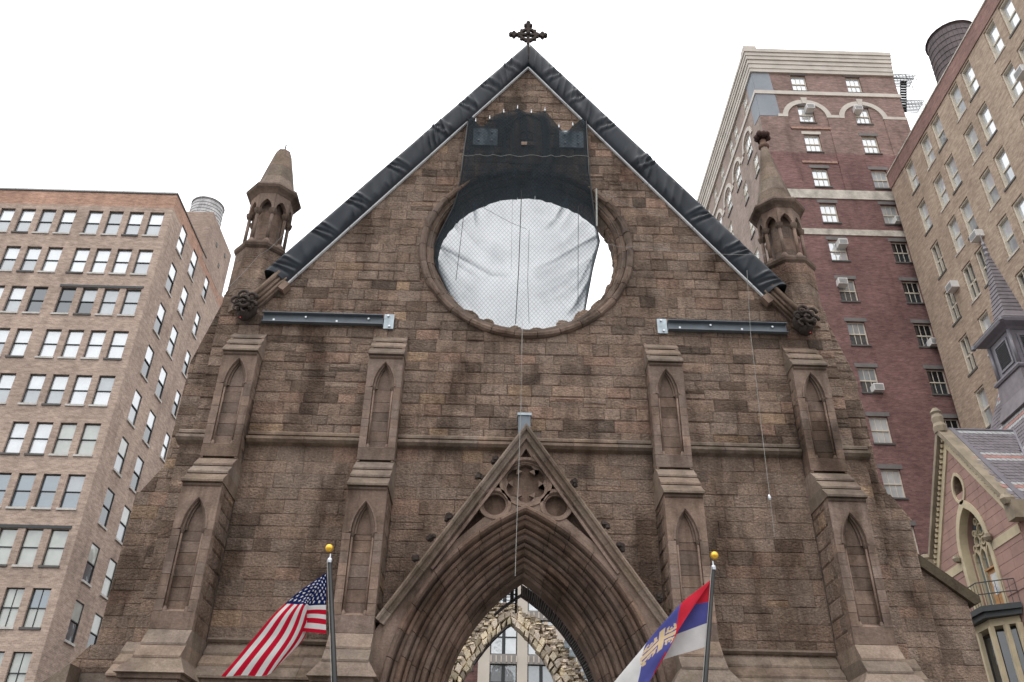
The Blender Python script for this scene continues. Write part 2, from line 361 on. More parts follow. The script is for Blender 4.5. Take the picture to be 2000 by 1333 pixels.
# --- facing stones
stones = []
def facade_clip(p):
    if abs(cent(p)[0]) > 7.75: p = clip(p, 0, -1, -16.88)
    else:
        for s in (1, -1): p = clip(p, -1.381 * s, -1, -27.62)
    if len(p) < 3: return None
    c = cent(p)
    dx, dz = c[0], c[1] - RC; d = math.hypot(dx, dz)
    if d < 4.6:
        if d < .1: return None
        p = clip(p, dx / d, dz / d, 3.40 + (dx * 0 + dz / d * RC))
        if len(p) < 3: return None
    c = cent(p); s = 1 if c[0] > 0 else -1
    p = clip(p, 1.46 * s, 1, 12.25)
    return p if len(p) > 2 and area(p) > .006 else None
zones = [(-9.33, 9.33, 15.42, 27.6)]
for a, b in ((-9.33, -8.72), (-7.78, -4.53), (-3.57, 3.57), (4.53, 7.78), (8.72, 9.33)): zones.append((a, b, 12.2, 15.42))
for a, b in ((-9.58, -8.74), (-7.76, -4.54), (-3.56, 3.56), (4.54, 7.76), (8.74, 9.58)): zones.append((a, b, 6.45, 11.9))
for a, b, z0, z1 in zones:
    for rct in (ashlar(a, b, z0, z1, .38, (.45, .95), .06) if z0 < 10 else ashlar(a, b, z0, z1, .33, (.42, 1.0), .06) if z0 < 15 else ashlar(a, b, z0, z1, .37, (.4, .88), .06)):
        p = facade_clip(rct)
        if p: stones.append((p, F0))
# lateral buttresses set back from the front
lat_out = {}
for s in (-1, 1):
    F = FY(.3)
    for rct in ashlar(9.30, 11.3, 5.8, 18.4, .34, (.5, .95)):
        q = [(s * p[0], p[1]) for p in rct]; c = cent(rct)
        if c[1] > 14.7: q = clip(q, -s * 4.1, -1, -(4.1 * 9.98 + 14.6)); q = clip(q, -s, 0, -9.98)
        elif c[1] > 11.3: q = clip(q, -s, 0, -9.98)
        elif c[1] > 10.3: q = clip(q, -s * 1.65, -1, -(1.65 * 10.56 + 10.33))
        elif c[1] > 6.6: q = clip(q, -s, 0, -10.56)
        else: q = clip(q, -s * 1.2, -1, -(1.2 * 11.15 + 5.9))
        if len(q) > 2 and area(q) > .01: stones.append((q, F))
for rct in ashlar(10.55, 11.75, 4.6, 9.3, .36, (.6, 1.2)):
    q = clip(rct, -.82, -1, -(.82 * 10.6 + 9.12)); q = clip(q, -1, 0, -11.70)
    if len(q) > 2 and area(q) > .01: stones.append((q, FY(.55)))
cam = Vector((-.73, -22, 1.6))
def shown(it):
    c = cent(it[0]); P = Vector(it[1](c[0], c[1], 0)); d = P - cam
    net = .25 if abs(c[0]) < 2.3 and 21.5 < c[1] < 25.2 else 1
    return area(it[0]) / d.length_squared * abs(d.normalized().y) * net * (1 if c[1] > 5.9 else .1)
stones.sort(key=shown, reverse=True)
inf = MB()
for i, (p, F) in enumerate(stones):
    c = cent(p); tn = tone_rock(*c); h = rnd(.008, .034); mbx = MB() if i < 300 else inf
    lowz = c[1] < 12; stone(mbx, p, F, h * (.6 if lowz else 1), tn, .010 if lowz else .016, rnd(.002, .005) if lowz else rnd(.003, .007), .02 if lowz else .03)
    if i < 300: part(mbx, 'stone', 'rock', wall)
stuff(part(inf, 'stone_facing', 'rock', wall))
# --- lateral buttress cores
for s in (-1, 1):
    mb = MB(); pl = [(9.2, 0), (11.1, 0), (11.1, 5.85), (10.53, 6.5), (10.53, 10.3), (9.95, 11.25), (9.95, 14.62), (9.42, 16.85), (9.2, 16.85)]
    mb.prism([(s * a, z) for a, z in pl], lambda p, y: (p[0], y, p[1]), .31, 1.5)
    part(mb, 'side_buttress', 'mortar')
mb = MB(); mb.prism([(10.4, 0), (11.66, 0), (11.66, 8.15), (10.6, 9.08), (10.4, 9.1)], lambda p, y: (p[0], y, p[1]), .56, 1.3)
yw = part(mb, 'yard_wall', 'mortar')
mb = MB(); mb.prism([(10.5, 9.06), (11.8, 7.98), (11.98, 8.04), (11.98, 8.20), (10.55, 9.36)], lambda p, y: (p[0], y, p[1]), .40, 1.45, (.3, .3, .26)); part(mb, 'coping_stone', 'slab', yw)
# weathered set-off slabs of the side buttresses
for s in (-1, 1):
    for (a, b) in (((10.75, 5.86), (11.4, 5.36)),) if s < 0 else ():
        mb = MB(); mb.prism([(s * a[0], a[1] + .02), (s * b[0], b[1]), (s * b[0], b[1] - .12), (s * a[0], b[1] - .12)], lambda p, y: (p[0], y, p[1]), -.35, 1.2, tone_dress()); part(mb, 'weathering_slab', 'slab')
# --- string course (butts against the buttresses)
def prof_x(mb, prof, x0, x1, tone=ONE): mb.prism(prof, lambda p, x: (x, p[0], p[1]), x0, x1, tone)
for a, b in ((-9.66, -8.77), (-7.73, -4.56), (-3.55, 3.55), (4.56, 7.73), (8.77, 9.66)):
    x = a
    while x < b - .1:
        l = min(rnd(1.0, 1.6), b - x)
        if b - x - l < .4: l = b - x
        mb = MB(); prof_x(mb, [(.05, 12.24), (-.06, 12.235), (-.10, 12.19), (-.10, 12.12), (-.05, 12.1), (-.24, 12.0), (-.24, 11.93), (-.16, 11.86), (.05, 11.80)], x + .004, x + l - .004, tone_dress()); part(mb, 'string_course', 'slab'); x += l
# --- base weathering between the buttresses
for a, b in ((-7.72, -4.85), (4.85, 7.72), (-9.7, -9.1), (9.1, 9.7)):
    for k, (y0, z0, y1, z1) in enumerate(((0, 6.47, -.22, 6.22), (-.17, 6.20, -.48, 5.92), (-.43, 5.90, -.78, 5.60))):
        x = a
        while x < b - .05:
            l = min(rnd(.9, 1.5), b - x)
            if b - x - l < .35: l = b - x
            mb = MB(); prof_x(mb, [(.0, z0), (y0, z0), (y1, z1), (y1, z1 - .055), (.0, z1 - .055)], x + .003, x + l - .003, tone_dress()); part(mb, 'weathering_slab', 'slab'); x += l
    mb = MB(); prof_x(mb, [(.0, 5.54), (-.7, 5.54), (-.7, .14), (.0, .14)], a, b); part(mb, 'plinth', 'dress')
for a, b in ((-7.72, -4.56), (4.56, 7.72)):
    mb = MB(); prof_x(mb, [(0, 6.62), (-.05, 6.62), (-.10, 6.56), (-.05, 6.5), (0, 6.5)], a, b, (.8, .8, .8)); part(mb, 'base_moulding', 'slab')

# --- front buttresses
def buttress(cx, vis):
    bt = thing_part('buttress')
    def P(mb, name, mat, smooth=False): return part(mb, name, mat, bt, smooth)
    def slabs(y0, z0, y1, z1, hw, n=3, lip=.055, flare=None):
        for k in range(n):
            a, b = k / n, (k + 1) / n; ya, yb = y0 + (y1 - y0) * a, y0 + (y1 - y0) * b; za, zb = z0 + (z1 - z0) * a, z0 + (z1 - z0) * b
            mb = MB(); prof_x(mb, [(0, za - .012), (ya + .065, za - .012), (yb, zb + .02), (yb, zb + .02 - lip), (yb + .07, zb + .02 - lip), (0, zb + .02 - lip)], cx - hw - .006 * k, cx + hw + .006 * k, tone_dress()); P(mb, 'weathering_slab', 'slab')
        mb = MB(); prof_x(mb, [(0, z1 - lip - .012), (y1 + .06, z1 - lip - .012), (y1 + .07, z1 - lip - .06), (y1 + .12, z1 - lip - .1), (0, z1 - lip - .1)], cx - hw + .03, cx + hw - .03, (.7, .7, .7)); P(mb, 'drip_moulding', 'dress')
    slabs(0, 15.57, -.64, 14.56, .505)
    slabs(-.52, 11.22, -1.36, 10.2, .515)
    # lower weathering, flared
    for (ya, za, yb, zb, h0, h1) in ((-1.25, 6.5, -1.5, 6.15, .5, .51), (-1.46, 6.13, -1.74, 5.82, .515, .525), (-1.70, 5.80, -2.02, 5.46, .53, .78)):
        mb = MB()
        if h1 - h0 < .1: mb.prism([(-.02, za), (ya, za), (yb, zb), (yb, zb - .05), (-.02, zb - .05)], lambda p, x: (x, p[0], p[1]), cx - h1, cx + h1, tone_dress())
        else: mb.hexa([(cx - h1, yb, zb - .05), (cx + h1, yb, zb - .05), (cx + h1, -.02, zb - .05), (cx - h1, -.02, zb - .05), (cx - h0, ya, za), (cx + h0, ya, za), (cx + h0, -.02, za), (cx - h0, -.02, za)], tone_dress())
        P(mb, 'weathering_slab', 'slab')
    mb = MB(); mb.box(cx - .70, cx + .70, -1.94, -.02, 5.30, 5.42, (.7,) * 3); mb.box(cx - .62, cx + .62, -1.85, -.02, .14, 5.29); P(mb, 'plinth', 'dress')
    for st, (yf, zb, zt, n0, zs, za) in enumerate(((-.52, 11.18, 14.62, 11.6, 13.5, 14.23), (-1.25, 6.45, 10.22, 6.92, 8.95, 9.68))):
        F = FY(yf)
        mb = MB(); mb.box(cx - .47, cx + .47, yf + .25, 0 if st == 0 else -.0, zb, zt, (.9,) * 3); P(mb, 'core', 'mortar')
        # head block with the pointed arch, one stone high
        outer = [(cx - .5, zs - .02), (cx - .5, zt), (cx + .5, zt), (cx + .5, zs - .02), (cx + .30, zs - .02)] + [(cx + p[0], p[1]) for p in arc_pts(.30, zs, za + .06, 8, 1)][0:] + [(cx + p[0], p[1]) for p in reversed(arc_pts(.30, zs, za + .06, 8, -1)[:-1])] + [(cx - .30, zs - .02)]
        mb = MB(); mb.plate(F, -.27, 0, dedupe(outer), (), tone_dress()); P(mb, 'niche_head', 'dress')
        # stepped arch moulding
        for (wo, wi, no) in ((.345, .30, .028), (.29, .235, -.06), (.23, .185, -.14)):
            o1 = arc_pts(wo, zs, za + (wo - .2) * .9, 9, -1); i1 = arc_pts(wi, zs, za + (wi - .2) * .9, 9, -1)
            pl = [(cx + p[0], p[1]) for p in o1] + [(cx - p[0], p[1]) for p in reversed(o1[:-1])] + [(cx - p[0], p[1]) for p in i1] + [(cx + p[0], p[1]) for p in reversed(i1[:-1])]
            mb = MB(); mb.plate(F, no - .07, no, pl, (), (.95, .95, .95)); P(mb, 'arch_moulding', 'dress')
        # jamb stones, both sides
        z = n0
        while z < zs - .05:
            h = min(rnd(.26, .34), zs - .02 - z)
            if zs - z - h < .15: h = zs - .02 - z
            for s in (-1, 1):
                mb = MB(); a, b = sorted((cx + s * .5, cx + s * .30)); mb.fbox(F, a, b, z + .004, z + h - .004, -.27, rnd(-.004, .006), tone_dress()); P(mb, 'jamb_stone', 'dress')
            z += h
        # sill
        mb = MB(); mb.fbox(F, cx - .5, cx + .5, zb + .06, n0 - .003, -.27, 0, tone_dress()); mb.prism([(.0, n0 + .0), (-.24, n0 + .12), (-.24, n0)], lambda p, x: (x, yf - p[0], p[1]), cx - .29, cx + .29, (1.25, 1.22, 1.2)); P(mb, 'niche_sill', 'dress')
        # panel stones at the back of the niche
        z = n0
        while z < za - .1:
            h = rnd(.26, .36) if z < zs - .2 else za - z
            if z < zs and z + h > zs - .1: h = zs - z if z < zs - .1 else za - z
            mb = MB(); w_ = .31; mb.fbox(F, cx - w_, cx + w_, z + .006, min(z + h, za + .05) - .006, -.28, -.21 + rnd(-.006, .006), tone_dress()); P(mb, 'panel_stone', 'dress'); z += h
        # colonnettes
        for s in (-1, 1):
            x = cx + s * .262; mb = MB()
            mb.tube([(x, yf + .06, n0 + .12), (x, yf + .06, zs - .1)], .03, 8, (1.05, 1.02, 1)); P(mb, 'colonnette', 'dress', True)
            mb = MB(); mb.lathe([(.033, 0), (.05, .05), (.06, .09), (.06, .12), (.04, .12)], (x, yf + .06, zs - .115), 8, 0, (.6, .6, .6)); P(mb, 'capital', 'dress')
            mb = MB(); mb.lathe([(.06, 0), (.06, .05), (.045, .09), (.033, .13)], (x, yf + .06, n0 + .0), 8, 0); P(mb, 'base', 'dress')
        # side faces
        for s in vis:
            Fs = FXp(cx + .47) if s > 0 else FXm(cx - .47)
            y1 = -.03; k = 0
            for rct in ashlar(yf + .003, y1, zb, zt, .4, (.32, .6) if st == 0 else (.4, .8), 0):
                mb = MB()
                if stone(mb, rct, Fs, .028, tone_dress() if rnd(0, 1) < .4 else tone_rock(), .012): P(mb, 'side_stone', 'rock')
            if st == 0:
                pass
        # cheek under the slope
    for s in vis:
        Fs = FXp(cx + .475) if s > 0 else FXm(cx - .475)
        mb = MB(); mb.plate(Fs, -.06, .018, [(-.02, 14.5), (-.02, 15.5), (-.5, 14.72), (-.5, 14.5)], (), (.9,) * 3); mb.plate(Fs, -.06, .018, [(-.02, 10.1), (-.02, 11.15), (-.5, 11.15), (-1.2, 10.3), (-1.2, 10.1)], (), (.9,) * 3); P(mb, 'side_cheek', 'rock')
    return bt
def thing_part(name):
    o = bpy.data.objects.new(name, None); C.objects.link(o); o.parent = church; o.location = (0, -.5, 0); return o
for cx, vis in ((-8.26, (1, -1)), (-4.05, (1, -1)), (4.05, (-1, 1)), (8.26, (-1, 1))): buttress(cx, vis)

# --- rose window ring
rose = thing_part('rose_window')
def ring_piece(prof, a0, a1, n, tone, name, mat, jit=0):
    mb = MB(); vs = []; m = len(prof)
    for i in range(n + 1):
        a = a0 + (a1 - a0) * i / n
        for r, y in prof:
            rr = r + rnd(-jit, jit); vs.append((rr * math.cos(a), y + rnd(-jit, jit) * .6, RC + rr * math.sin(a)))
    fs = [(i * m + j, i * m + (j + 1) % m, (i + 1) * m + (j + 1) % m, (i + 1) * m + j) for i in range(n) for j in range(m)] + [list(range(m)), list(range(n * m, n * m + m))]
    mb.add(vs, fs, tone); return part(mb, name, mat, rose)
NS = 30
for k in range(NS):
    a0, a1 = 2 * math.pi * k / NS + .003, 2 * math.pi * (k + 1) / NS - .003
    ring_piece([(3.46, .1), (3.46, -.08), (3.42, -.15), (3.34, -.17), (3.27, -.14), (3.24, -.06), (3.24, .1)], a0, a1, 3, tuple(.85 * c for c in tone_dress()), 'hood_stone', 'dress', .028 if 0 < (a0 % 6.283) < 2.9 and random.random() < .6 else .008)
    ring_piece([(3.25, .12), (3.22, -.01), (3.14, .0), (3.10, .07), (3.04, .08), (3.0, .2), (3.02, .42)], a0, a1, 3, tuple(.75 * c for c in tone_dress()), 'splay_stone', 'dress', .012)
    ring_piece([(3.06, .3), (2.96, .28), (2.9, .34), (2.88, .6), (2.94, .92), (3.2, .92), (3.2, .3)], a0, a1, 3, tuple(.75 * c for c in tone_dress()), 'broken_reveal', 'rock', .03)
# stumps of the lost tracery
for a, s_, w_ in ((-125, .16, .34), (-113, .17, .22), (-96, .17, .22), (-84, .13, .26), (-67, .22, .24), (-53, .22, .34), (-40, .12, .4), (-26, .12, .35), (-12, .07, .4), (-2, .12, .3), (9, .08, .35), (-159, .08, .4), (-142, .07, .4)):
    a = R(a); d = Vector((math.cos(a), 0, math.sin(a))); t = Vector((-math.sin(a), 0, math.cos(a))); jt = [rnd(-.025, .025) for _ in range(11)]
    pts = [d * 3.08 - t * w_ * 1.1] + [d * (2.97 - s_ * math.sin(math.pi * i / 10) ** .55 + jt[i]) + t * (w_ * (i / 5 - 1) * .95) for i in range(11)] + [d * 3.08 + t * w_ * 1.1]
    mb = MB(); mb.plate(lambda u, v, n: (u, .42 - n, RC + v), -.16, .12, [(q.x, q.z) for q in pts], (), tuple(1.0 * c for c in tone_dress())); part(mb, 'tracery_stub', 'rock', rose)

# --- gable coping, kneelers
def rake_pt(s, t, off, y):    # t metres down the slope from the apex of the trim line, off metres square to it
    L = math.hypot(1, 1.381); return (s * (t * 1 / L + off * 1.381 / L), y, 27.6 - t * 1.381 / L + off / L)
for s in (-1, 1):
    cp = thing_part('gable_coping')
    prof = [(.02, -.02), (.02, -.13), (.10, -.18), (.20, -.20), (.24, -.24), (.40, -.28), (.43, -.26), (.45, .95), (.02, .95)]
    t = -.3
    while t < 13.85:
        l = min(1.5, 13.9 - t); mb = MB()
        v0 = [rake_pt(s, max(t + .003, -o * 1.381) if t < 0 else t + .003, o, y) for o, y in prof]; v1 = [rake_pt(s, t + l - .003, o, y) for o, y in prof]; n = len(prof)
        mb.add(v0 + v1, [list(range(n)), list(range(2 * n - 1, n - 1, -1))] + [(i, (i + 1) % n, n + (i + 1) % n, n + i) for i in range(n)], tone_dress()); part(mb, 'coping_stone', 'dress', cp); t += l
    for off, y, r in ((.36, -.29, .075), (.22, -.23, .045), (.10, -.19, .05)):
        mb = MB(); mb.tube([rake_pt(s, 12.6, off, y), rake_pt(s, 13.9, off, y)], r, 8, (1, 1, .95)); part(mb, 'roll_moulding', 'dress', cp, True)
    mb = MB(); a = [rake_pt(s, 12.75 + dt, -.02 + o, y) for y in (-.32, -.05) for dt, o in ((0, 0), (.3, 0), (.3, -.2), (0, -.2))]; mb.hexa(a, (1.1, 1.08, 1.05)); part(mb, 'corbel_block', 'dress', cp)
    # carved leaf boss at the foot of the slope
    kb = MB(); c = Vector((s * 8.44, -.45, 16.2))
    kb.ball(c + Vector((0, .15, 0)), .34, (1, 1, 1), 10, (1, .9, 1.05))
    kb.ball(c + Vector((0, .05, -.3)), .22, (.8, .8, .8), 8, (1, 1, .9))
    part(kb, 'boss', 'carve', cp, True)
    for ang, rr, dz in ((40, .15, 0), (105, .14, 0), (-20, .13, 0), (170, .13, 0), (230, .12, 0), (290, .12, 0)):
        q = c + Vector((math.cos(R(ang)) * .25, -.1, math.sin(R(ang)) * .27)); kb = MB(); kb.ball(q, rr * .62, ONE, 8)
        kb.tube([q + Vector((math.cos(R(b)) * rr, -.05 - .0003 * b, math.sin(R(b)) * rr)) for b in range(0, 300, 30)], [.055 - .003 * i for i in range(10)], 6); part(kb, 'carved_leaf', 'carve', cp, True)
    kb = MB(); kb.tube([c + Vector((math.cos(R(b)) * (.03 + b * .0004), -.27, -.06 + math.sin(R(b)) * (.03 + b * .0004))) for b in range(0, 500, 25)], .045, 6); part(kb, 'carved_scroll', 'carve', cp, True)
    kb = MB(); kb.ball(c + Vector((.05 * s, -.1, -.5)), .022); part(kb, 'red_tag', 'redmark', cp)

# --- apex cross
cr = thing_part('apex_cross'); cy = .25; FC = FY(cy)
mb = MB(); mb.prism([(-.13, 27.9), (.13, 27.9), (.09, 29.0), (-.09, 29.0)], lambda p, y: (p[0], y, p[1]), cy - .12, cy + .12); part(mb, 'foot', 'carve', cr)
zc = 29.85
mb = MB(); mb.fbox(FC, -.06, .06, 28.95, zc + .62, -.07, .07); mb.fbox(FC, -.6, .6, zc - .055, zc + .055, -.065, .065); part(mb, 'shaft', 'carve', cr)
for d in ((1, 0), (-1, 0), (0, 1)):
    e = (d[0] * .56, zc + d[1] * .56); mb = MB()
    sq = lambda cx, cz, r: [(cx - r, cz), (cx, cz - r), (cx + r, cz), (cx, cz + r)]
    mb.plate(FC, -.075, .075, sq(e[0], e[1], .15)); mb.plate(FC, -.085, .085, sq(e[0] + d[0] * .12, e[1] + d[1] * .15, .08)); mb.plate(FC, -.08, .08, sq(e[0] + d[1] * .11, e[1] + d[0] * .11, .06)); mb.plate(FC, -.08, .08, sq(e[0] - d[1] * .11, e[1] - d[0] * .11, .06)); part(mb, 'arm_leaf', 'carve', cr)
mb = MB(); mb.plate(FC, -.06, .06, circle(0, zc, .36, 24), [circle(0, zc, .26, 24)])
for k in range(12): a = 2 * math.pi * (k + .5) / 12; mb.ball((math.cos(a) * .38, cy, zc + math.sin(a) * .38), .065, ONE, 6)
part(mb, 'ring', 'carve', cr)
mb = MB(); mb.ball((0, cy - .08, zc), .1, ONE, 8); part(mb, 'boss', 'carve', cr)

# --- turrets
def turret(s):
    tt = thing_part('turret'); cx, cy = s * 8.62, .55
    def oct_(prof, name, mat='dress', tone=None, rot=R(22.5), sm=False):
        mb = MB(); mb.lathe(prof, (cx, cy, 0), 8, rot, tone or tone_dress()); return part(mb, name, mat, tt, sm)
    # square-to-octagon base in courses
    z = 16.2; r0 = .80
    while z < 18.6:
        h = min(.4, 18.62 - z); oct_([(r0, z + .005), (r0 + rnd(-.01, .01), z + h - .005)], 'base_course', 'rock', tone_rock()); z += h
    mb = MB(); mb.prism([(-.78, 16.2), (.78, 16.2), (.78, 17.1), (.5, 17.7), (-.5, 17.7), (-.78, 17.1)], lambda p, y: (cx + p[0], y, p[1]), .25, 1.35, (.85,) * 3); part(mb, 'shoulder', 'mortar', tt)
    for rct in ashlar(cx - .78, cx + .78, 16.88, 17.7, .3, (.4, .8), 0):
        q = clip(clip(rct, -1.9, -1, -(1.9 * (cx + .80) + 17.1)), 1.9, -1, 1.9 * (cx - .80) - 17.1)
        mb = MB()
        if len(q) > 2 and stone(mb, q, FY(.25), .02, tone_rock(cx, 17), .01, .005, .02): part(mb, 'base_stone', 'rock', tt)
    oct_([(.81, 18.62), (.87, 18.68), (.89, 18.78), (.85, 18.86), (.76, 18.92)], 'lower_cornice', 'dress', (.72,) * 3)
    z = 18.92
    while z < 20.9:
        h = min(.5, 20.95 - z); oct_([(.40, z + .004), (.40, z + h - .004)], 'core_course', 'dress'); z += h
    for k in range(8):
        a = R(22.5 + 45 * k); x, y = cx + .63 * math.cos(a), cy + .63 * math.sin(a)
        mb = MB(); mb.tube([(x, y, 19.05), (x, y, 20.15)], .06, 8, tone_dress()); co = part(mb, 'column', 'dress', tt, True)
        mb = MB(); mb.lathe([(.07, 20.13), (.11, 20.2), (.13, 20.27), (.14, 20.32), (.1, 20.34)], (x, y, 0), 8, 0, (.75,) * 3); part(mb, 'capital', 'dress', tt)
        mb = MB(); mb.lathe([(.13, 18.9), (.13, 18.97), (.1, 19.03), (.07, 19.1)], (x, y, 0), 8, 0); part(mb, 'column_base', 'dress', tt)
        a2 = R(45 * k + 45); nx, ny = math.cos(a2), math.sin(a2); ap = .69 * math.cos(R(22.5)); hw = .69 * math.sin(R(22.5))
        Fk = lambda u, z, n, nx=nx, ny=ny: (cx + nx * (ap + n) - ny * u, cy + ny * (ap + n) + nx * u, z)
        ar = arc_pts(hw - .07, 20.36, 20.74, 6, -1)
        ol = [(-hw, 20.34), (-hw, 21.0), (hw, 21.0), (hw, 20.34), (hw - .07, 20.34)] + [(-p[0], p[1]) for p in ar] + [p for p in reversed(ar[:-1])] + [(-hw + .07, 20.34)]
        mb = MB(); mb.plate(Fk, -.14, .02, dedupe(ol), (), tone_dress()); part(mb, 'arch_head', 'dress', tt)
    oct_([(.72, 20.98), (.78, 21.05), (.90, 21.14), (.94, 21.22), (.90, 21.32), (.70, 21.42)], 'upper_cornice', 'dress', (.8,) * 3)
    if s < 0: lv = [(.655, 21.4), (.57, 21.9), (.45, 22.5), (.33, 23.05), (.28, 23.3)]
    else: lv = [(.655, 21.4), (.54, 22.0), (.42, 22.6), (.31, 23.2), (.21, 23.8), (.12, 24.35)]
    for (ra, za), (rb, zb) in zip(lv, lv[1:]): oct_([(ra + .012, za + .003), (rb + .012, zb - .003)], 'spire_course', 'slab')
    if s < 0:
        oct_([(.29, 23.3), (.25, 23.42), (.1, 23.5)], 'broken_top', 'rock', (.8,) * 3)
        mb = MB(); mb.tube([(cx, cy, 23.4), (cx + .01, cy, 23.85)], .025, 6); part(mb, 'iron_rod', 'black', tt)
    else:
        mb = MB(); mb.lathe([(.15, 24.35), (.2, 24.42), (.19, 24.5), (.13, 24.56), (.11, 24.75)], (cx, cy, 0), 10, 0, (.8, .7, .65)); part(mb, 'neck', 'dress', tt, True)
        for k in range(8):
            a = R(45 * k); mb = MB(); mb.ball((cx + .2 * math.cos(a), cy + .2 * math.sin(a), 24.9 + .06 * (k % 2)), .115, (1.3, .95, .9), 8, (1, 1, 1.1), .1); part(mb, 'finial_leaf', 'carve', tt, True)
        mb = MB(); mb.ball((cx, cy, 25.02), .17, (1.2, .9, .85), 8, (1, 1, 1), .1); part(mb, 'finial_bud', 'carve', tt, True)
turret(-1); turret(1)

# --- portal: gabled front, tracery, moulded orders
portal = thing_part('portal'); YP = -1.05; FP = FY(YP)
def PP(mb, name, mat='dress', smooth=False): return part(mb, name, mat, portal, smooth)
W0, ZS, ZA = 3.34, 4.6, 9.78
def foil(cx, cz, r, n, d, rot=0, m=7):
    out = []
    for k in range(n):
        a = rot + 2 * math.pi * k / n; lx, lz = cx + d * math.cos(a), cz + d * math.sin(a)
        for j in range(m): b = a + R(-100 + 200 * j / (m - 1)); out.append((lx + r * math.cos(b), lz + r * math.sin(b)))
    return out
aw = arc_pts(W0, ZS, ZA, 16, -1)
front = [(-3.56, .14), (-3.56, 6.6), (0, 11.87), (3.56, 6.6), (3.56, .14), (W0, .14)] + [(-p[0], p[1]) for p in aw] + [p for p in reversed(aw[:-1])] + [(-W0, .14)]
tri = lambda pts: pts
spand = lambda s: [(s * 1.02, 9.52), (s * 1.62, 8.98), (s * 2.0, 8.62), (s * 1.45, 9.33), (s * 1.2, 9.7)]
holes = [circle(0, 10.48, .6, 36), circle(-.79, 9.86, .33, 28), circle(.79, 9.86, .33, 28), [(-.15, 11.18), (.15, 11.18), (0, 11.44)], [(-.78, 10.3), (-.62, 10.3), (-.70, 10.46)], [(.62, 10.3), (.78, 10.3), (.70, 10.46)], spand(-1), spand(1)]
mb = MB(); mb.plate(FP, -.3, 0, dedupe(front), holes); PP(mb, 'gable_front')
mb = MB(); mb.plate(FP, -.5, -.24, [(-2.6, 8.3), (0, 11.7), (2.6, 8.3), (1.9, 8.35), (0, ZA + .1), (-1.9, 8.35)], (), (.72, .68, .65)); PP(mb, 'tympanum_back')
for cx, cz, r in ((0, 10.48, .6), (-.79, 9.86, .33), (.79, 9.86, .33)):
    for ro, ri, no in ((r + .09, r + .02, .03), (r + .03, r - .045, -.05)):
        mb = MB(); mb.plate(FP, no - .1, no, circle(cx, cz, ro, 36), [circle(cx, cz, ri, 36)], (1.02, 1, .98)); PP(mb, 'tracery_ring')
mb = MB(); mb.plate(FP, -.2, -.09, circle(0, 10.48, .57, 36), [foil(0, 10.48, .25, 6, .29, R(30))], (.95,) * 3); PP(mb, 'sexfoil')
# jambs and passage behind
for s in (-1, 1):
    mb = MB(); mb.box(min(s * 2.05, s * 3.5), max(s * 2.05, s * 3.5), -.74, .9, .14, 4.58); PP(mb, 'jamb')
    mb = MB(); mb.plate(FXp(3.5) if s > 0 else FXm(-3.5), -.1, .05, [(-.98, .2), (-.02, .2), (-.02, 6.6), (-.98, 6.6)], (), (.9,) * 3); PP(mb, 'cheek')
# moulded orders, each cut into voussoirs
def arch_u(u, n, side, f0, f1):
    w_ = W0 - u; za = ZA - 1.08 * u; h = za - ZS; r = (w_ * w_ + h * h) / (2 * w_); cx = r - w_; a1 = math.atan2(h, cx)
    return [(side * (r * math.cos(a1 * (f0 + (f1 - f0) * i / n)) - cx), ZS + r * math.sin(a1 * (f0 + (f1 - f0) * i / n))) for i in range(n + 1)]
orders = []
for k, (u, y) in enumerate(((.0, -1.06), (.25, -.80), (.51, -.52), (.78, -.24), (1.04, .06))):     # roll, deep hollow, fillet
    orders.append([(u - .05, y + .1), (u - .05, y - .05), (u - .01, y - .10), (u + .05, y - .11), (u + .10, y - .06), (u + .105, y + .07), (u + .135, y + .13), (u + .165, y + .05), (u + .20, y + .03), (u + .235, y + .07), (u + .24, y + .34), (u - .05, y + .34)] if k < 4 else
        [(u - .05, y + .1), (u - .05, y - .05), (u - .01, y - .10), (u + .05, y - .11), (u + .10, y - .06), (u + .11, y + .07), (u + .15, y + .13), (u + .19, y + .08), (u + .25, y + .16), (u + .27, y + .4), (u + .27, .85), (u - .05, .85)])
def sweep_arch(prof, side, f0, f1, n):
    rows = [arch_u(u, n, side, f0, f1) for u, y in prof]; m = len(prof)
    return [(rows[j][i][0], prof[j][1], rows[j][i][1]) for i in range(n + 1) for j in range(m)], [(i * m + j, i * m + (j + 1) % m, (i + 1) * m + (j + 1) % m, (i + 1) * m + j) for i in range(n) for j in range(m)] + [list(range(m)), list(range(n * m, n * m + m))]
for side in (-1, 1):
    for k, (u, y) in enumerate(((.0, -1.06), (.25, -.80), (.51, -.52), (.78, -.24), (1.04, .06))):
        mb = MB(); mb.add(*sweep_arch([(u - .02, y + .15), (u + .20, y + .15), (u + .20, y + .32), (u - .02, y + .32)], side, 0, 1, 16), (.6,) * 3); PP(mb, 'order_backing', 'mortar')
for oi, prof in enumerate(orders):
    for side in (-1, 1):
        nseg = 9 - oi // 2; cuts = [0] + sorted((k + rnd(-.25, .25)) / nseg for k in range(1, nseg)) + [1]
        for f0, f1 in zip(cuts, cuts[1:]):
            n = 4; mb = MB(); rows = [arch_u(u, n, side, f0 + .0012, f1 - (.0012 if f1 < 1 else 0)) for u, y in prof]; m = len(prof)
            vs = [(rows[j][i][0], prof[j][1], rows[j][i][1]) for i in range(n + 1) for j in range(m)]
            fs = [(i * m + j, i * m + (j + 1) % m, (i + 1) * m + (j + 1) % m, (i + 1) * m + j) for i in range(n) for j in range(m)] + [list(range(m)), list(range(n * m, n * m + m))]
            t = tone_dress(); mb.add(vs, fs, (.82 * t[0], .78 * t[1], .76 * t[2])); PP(mb, 'voussoir')
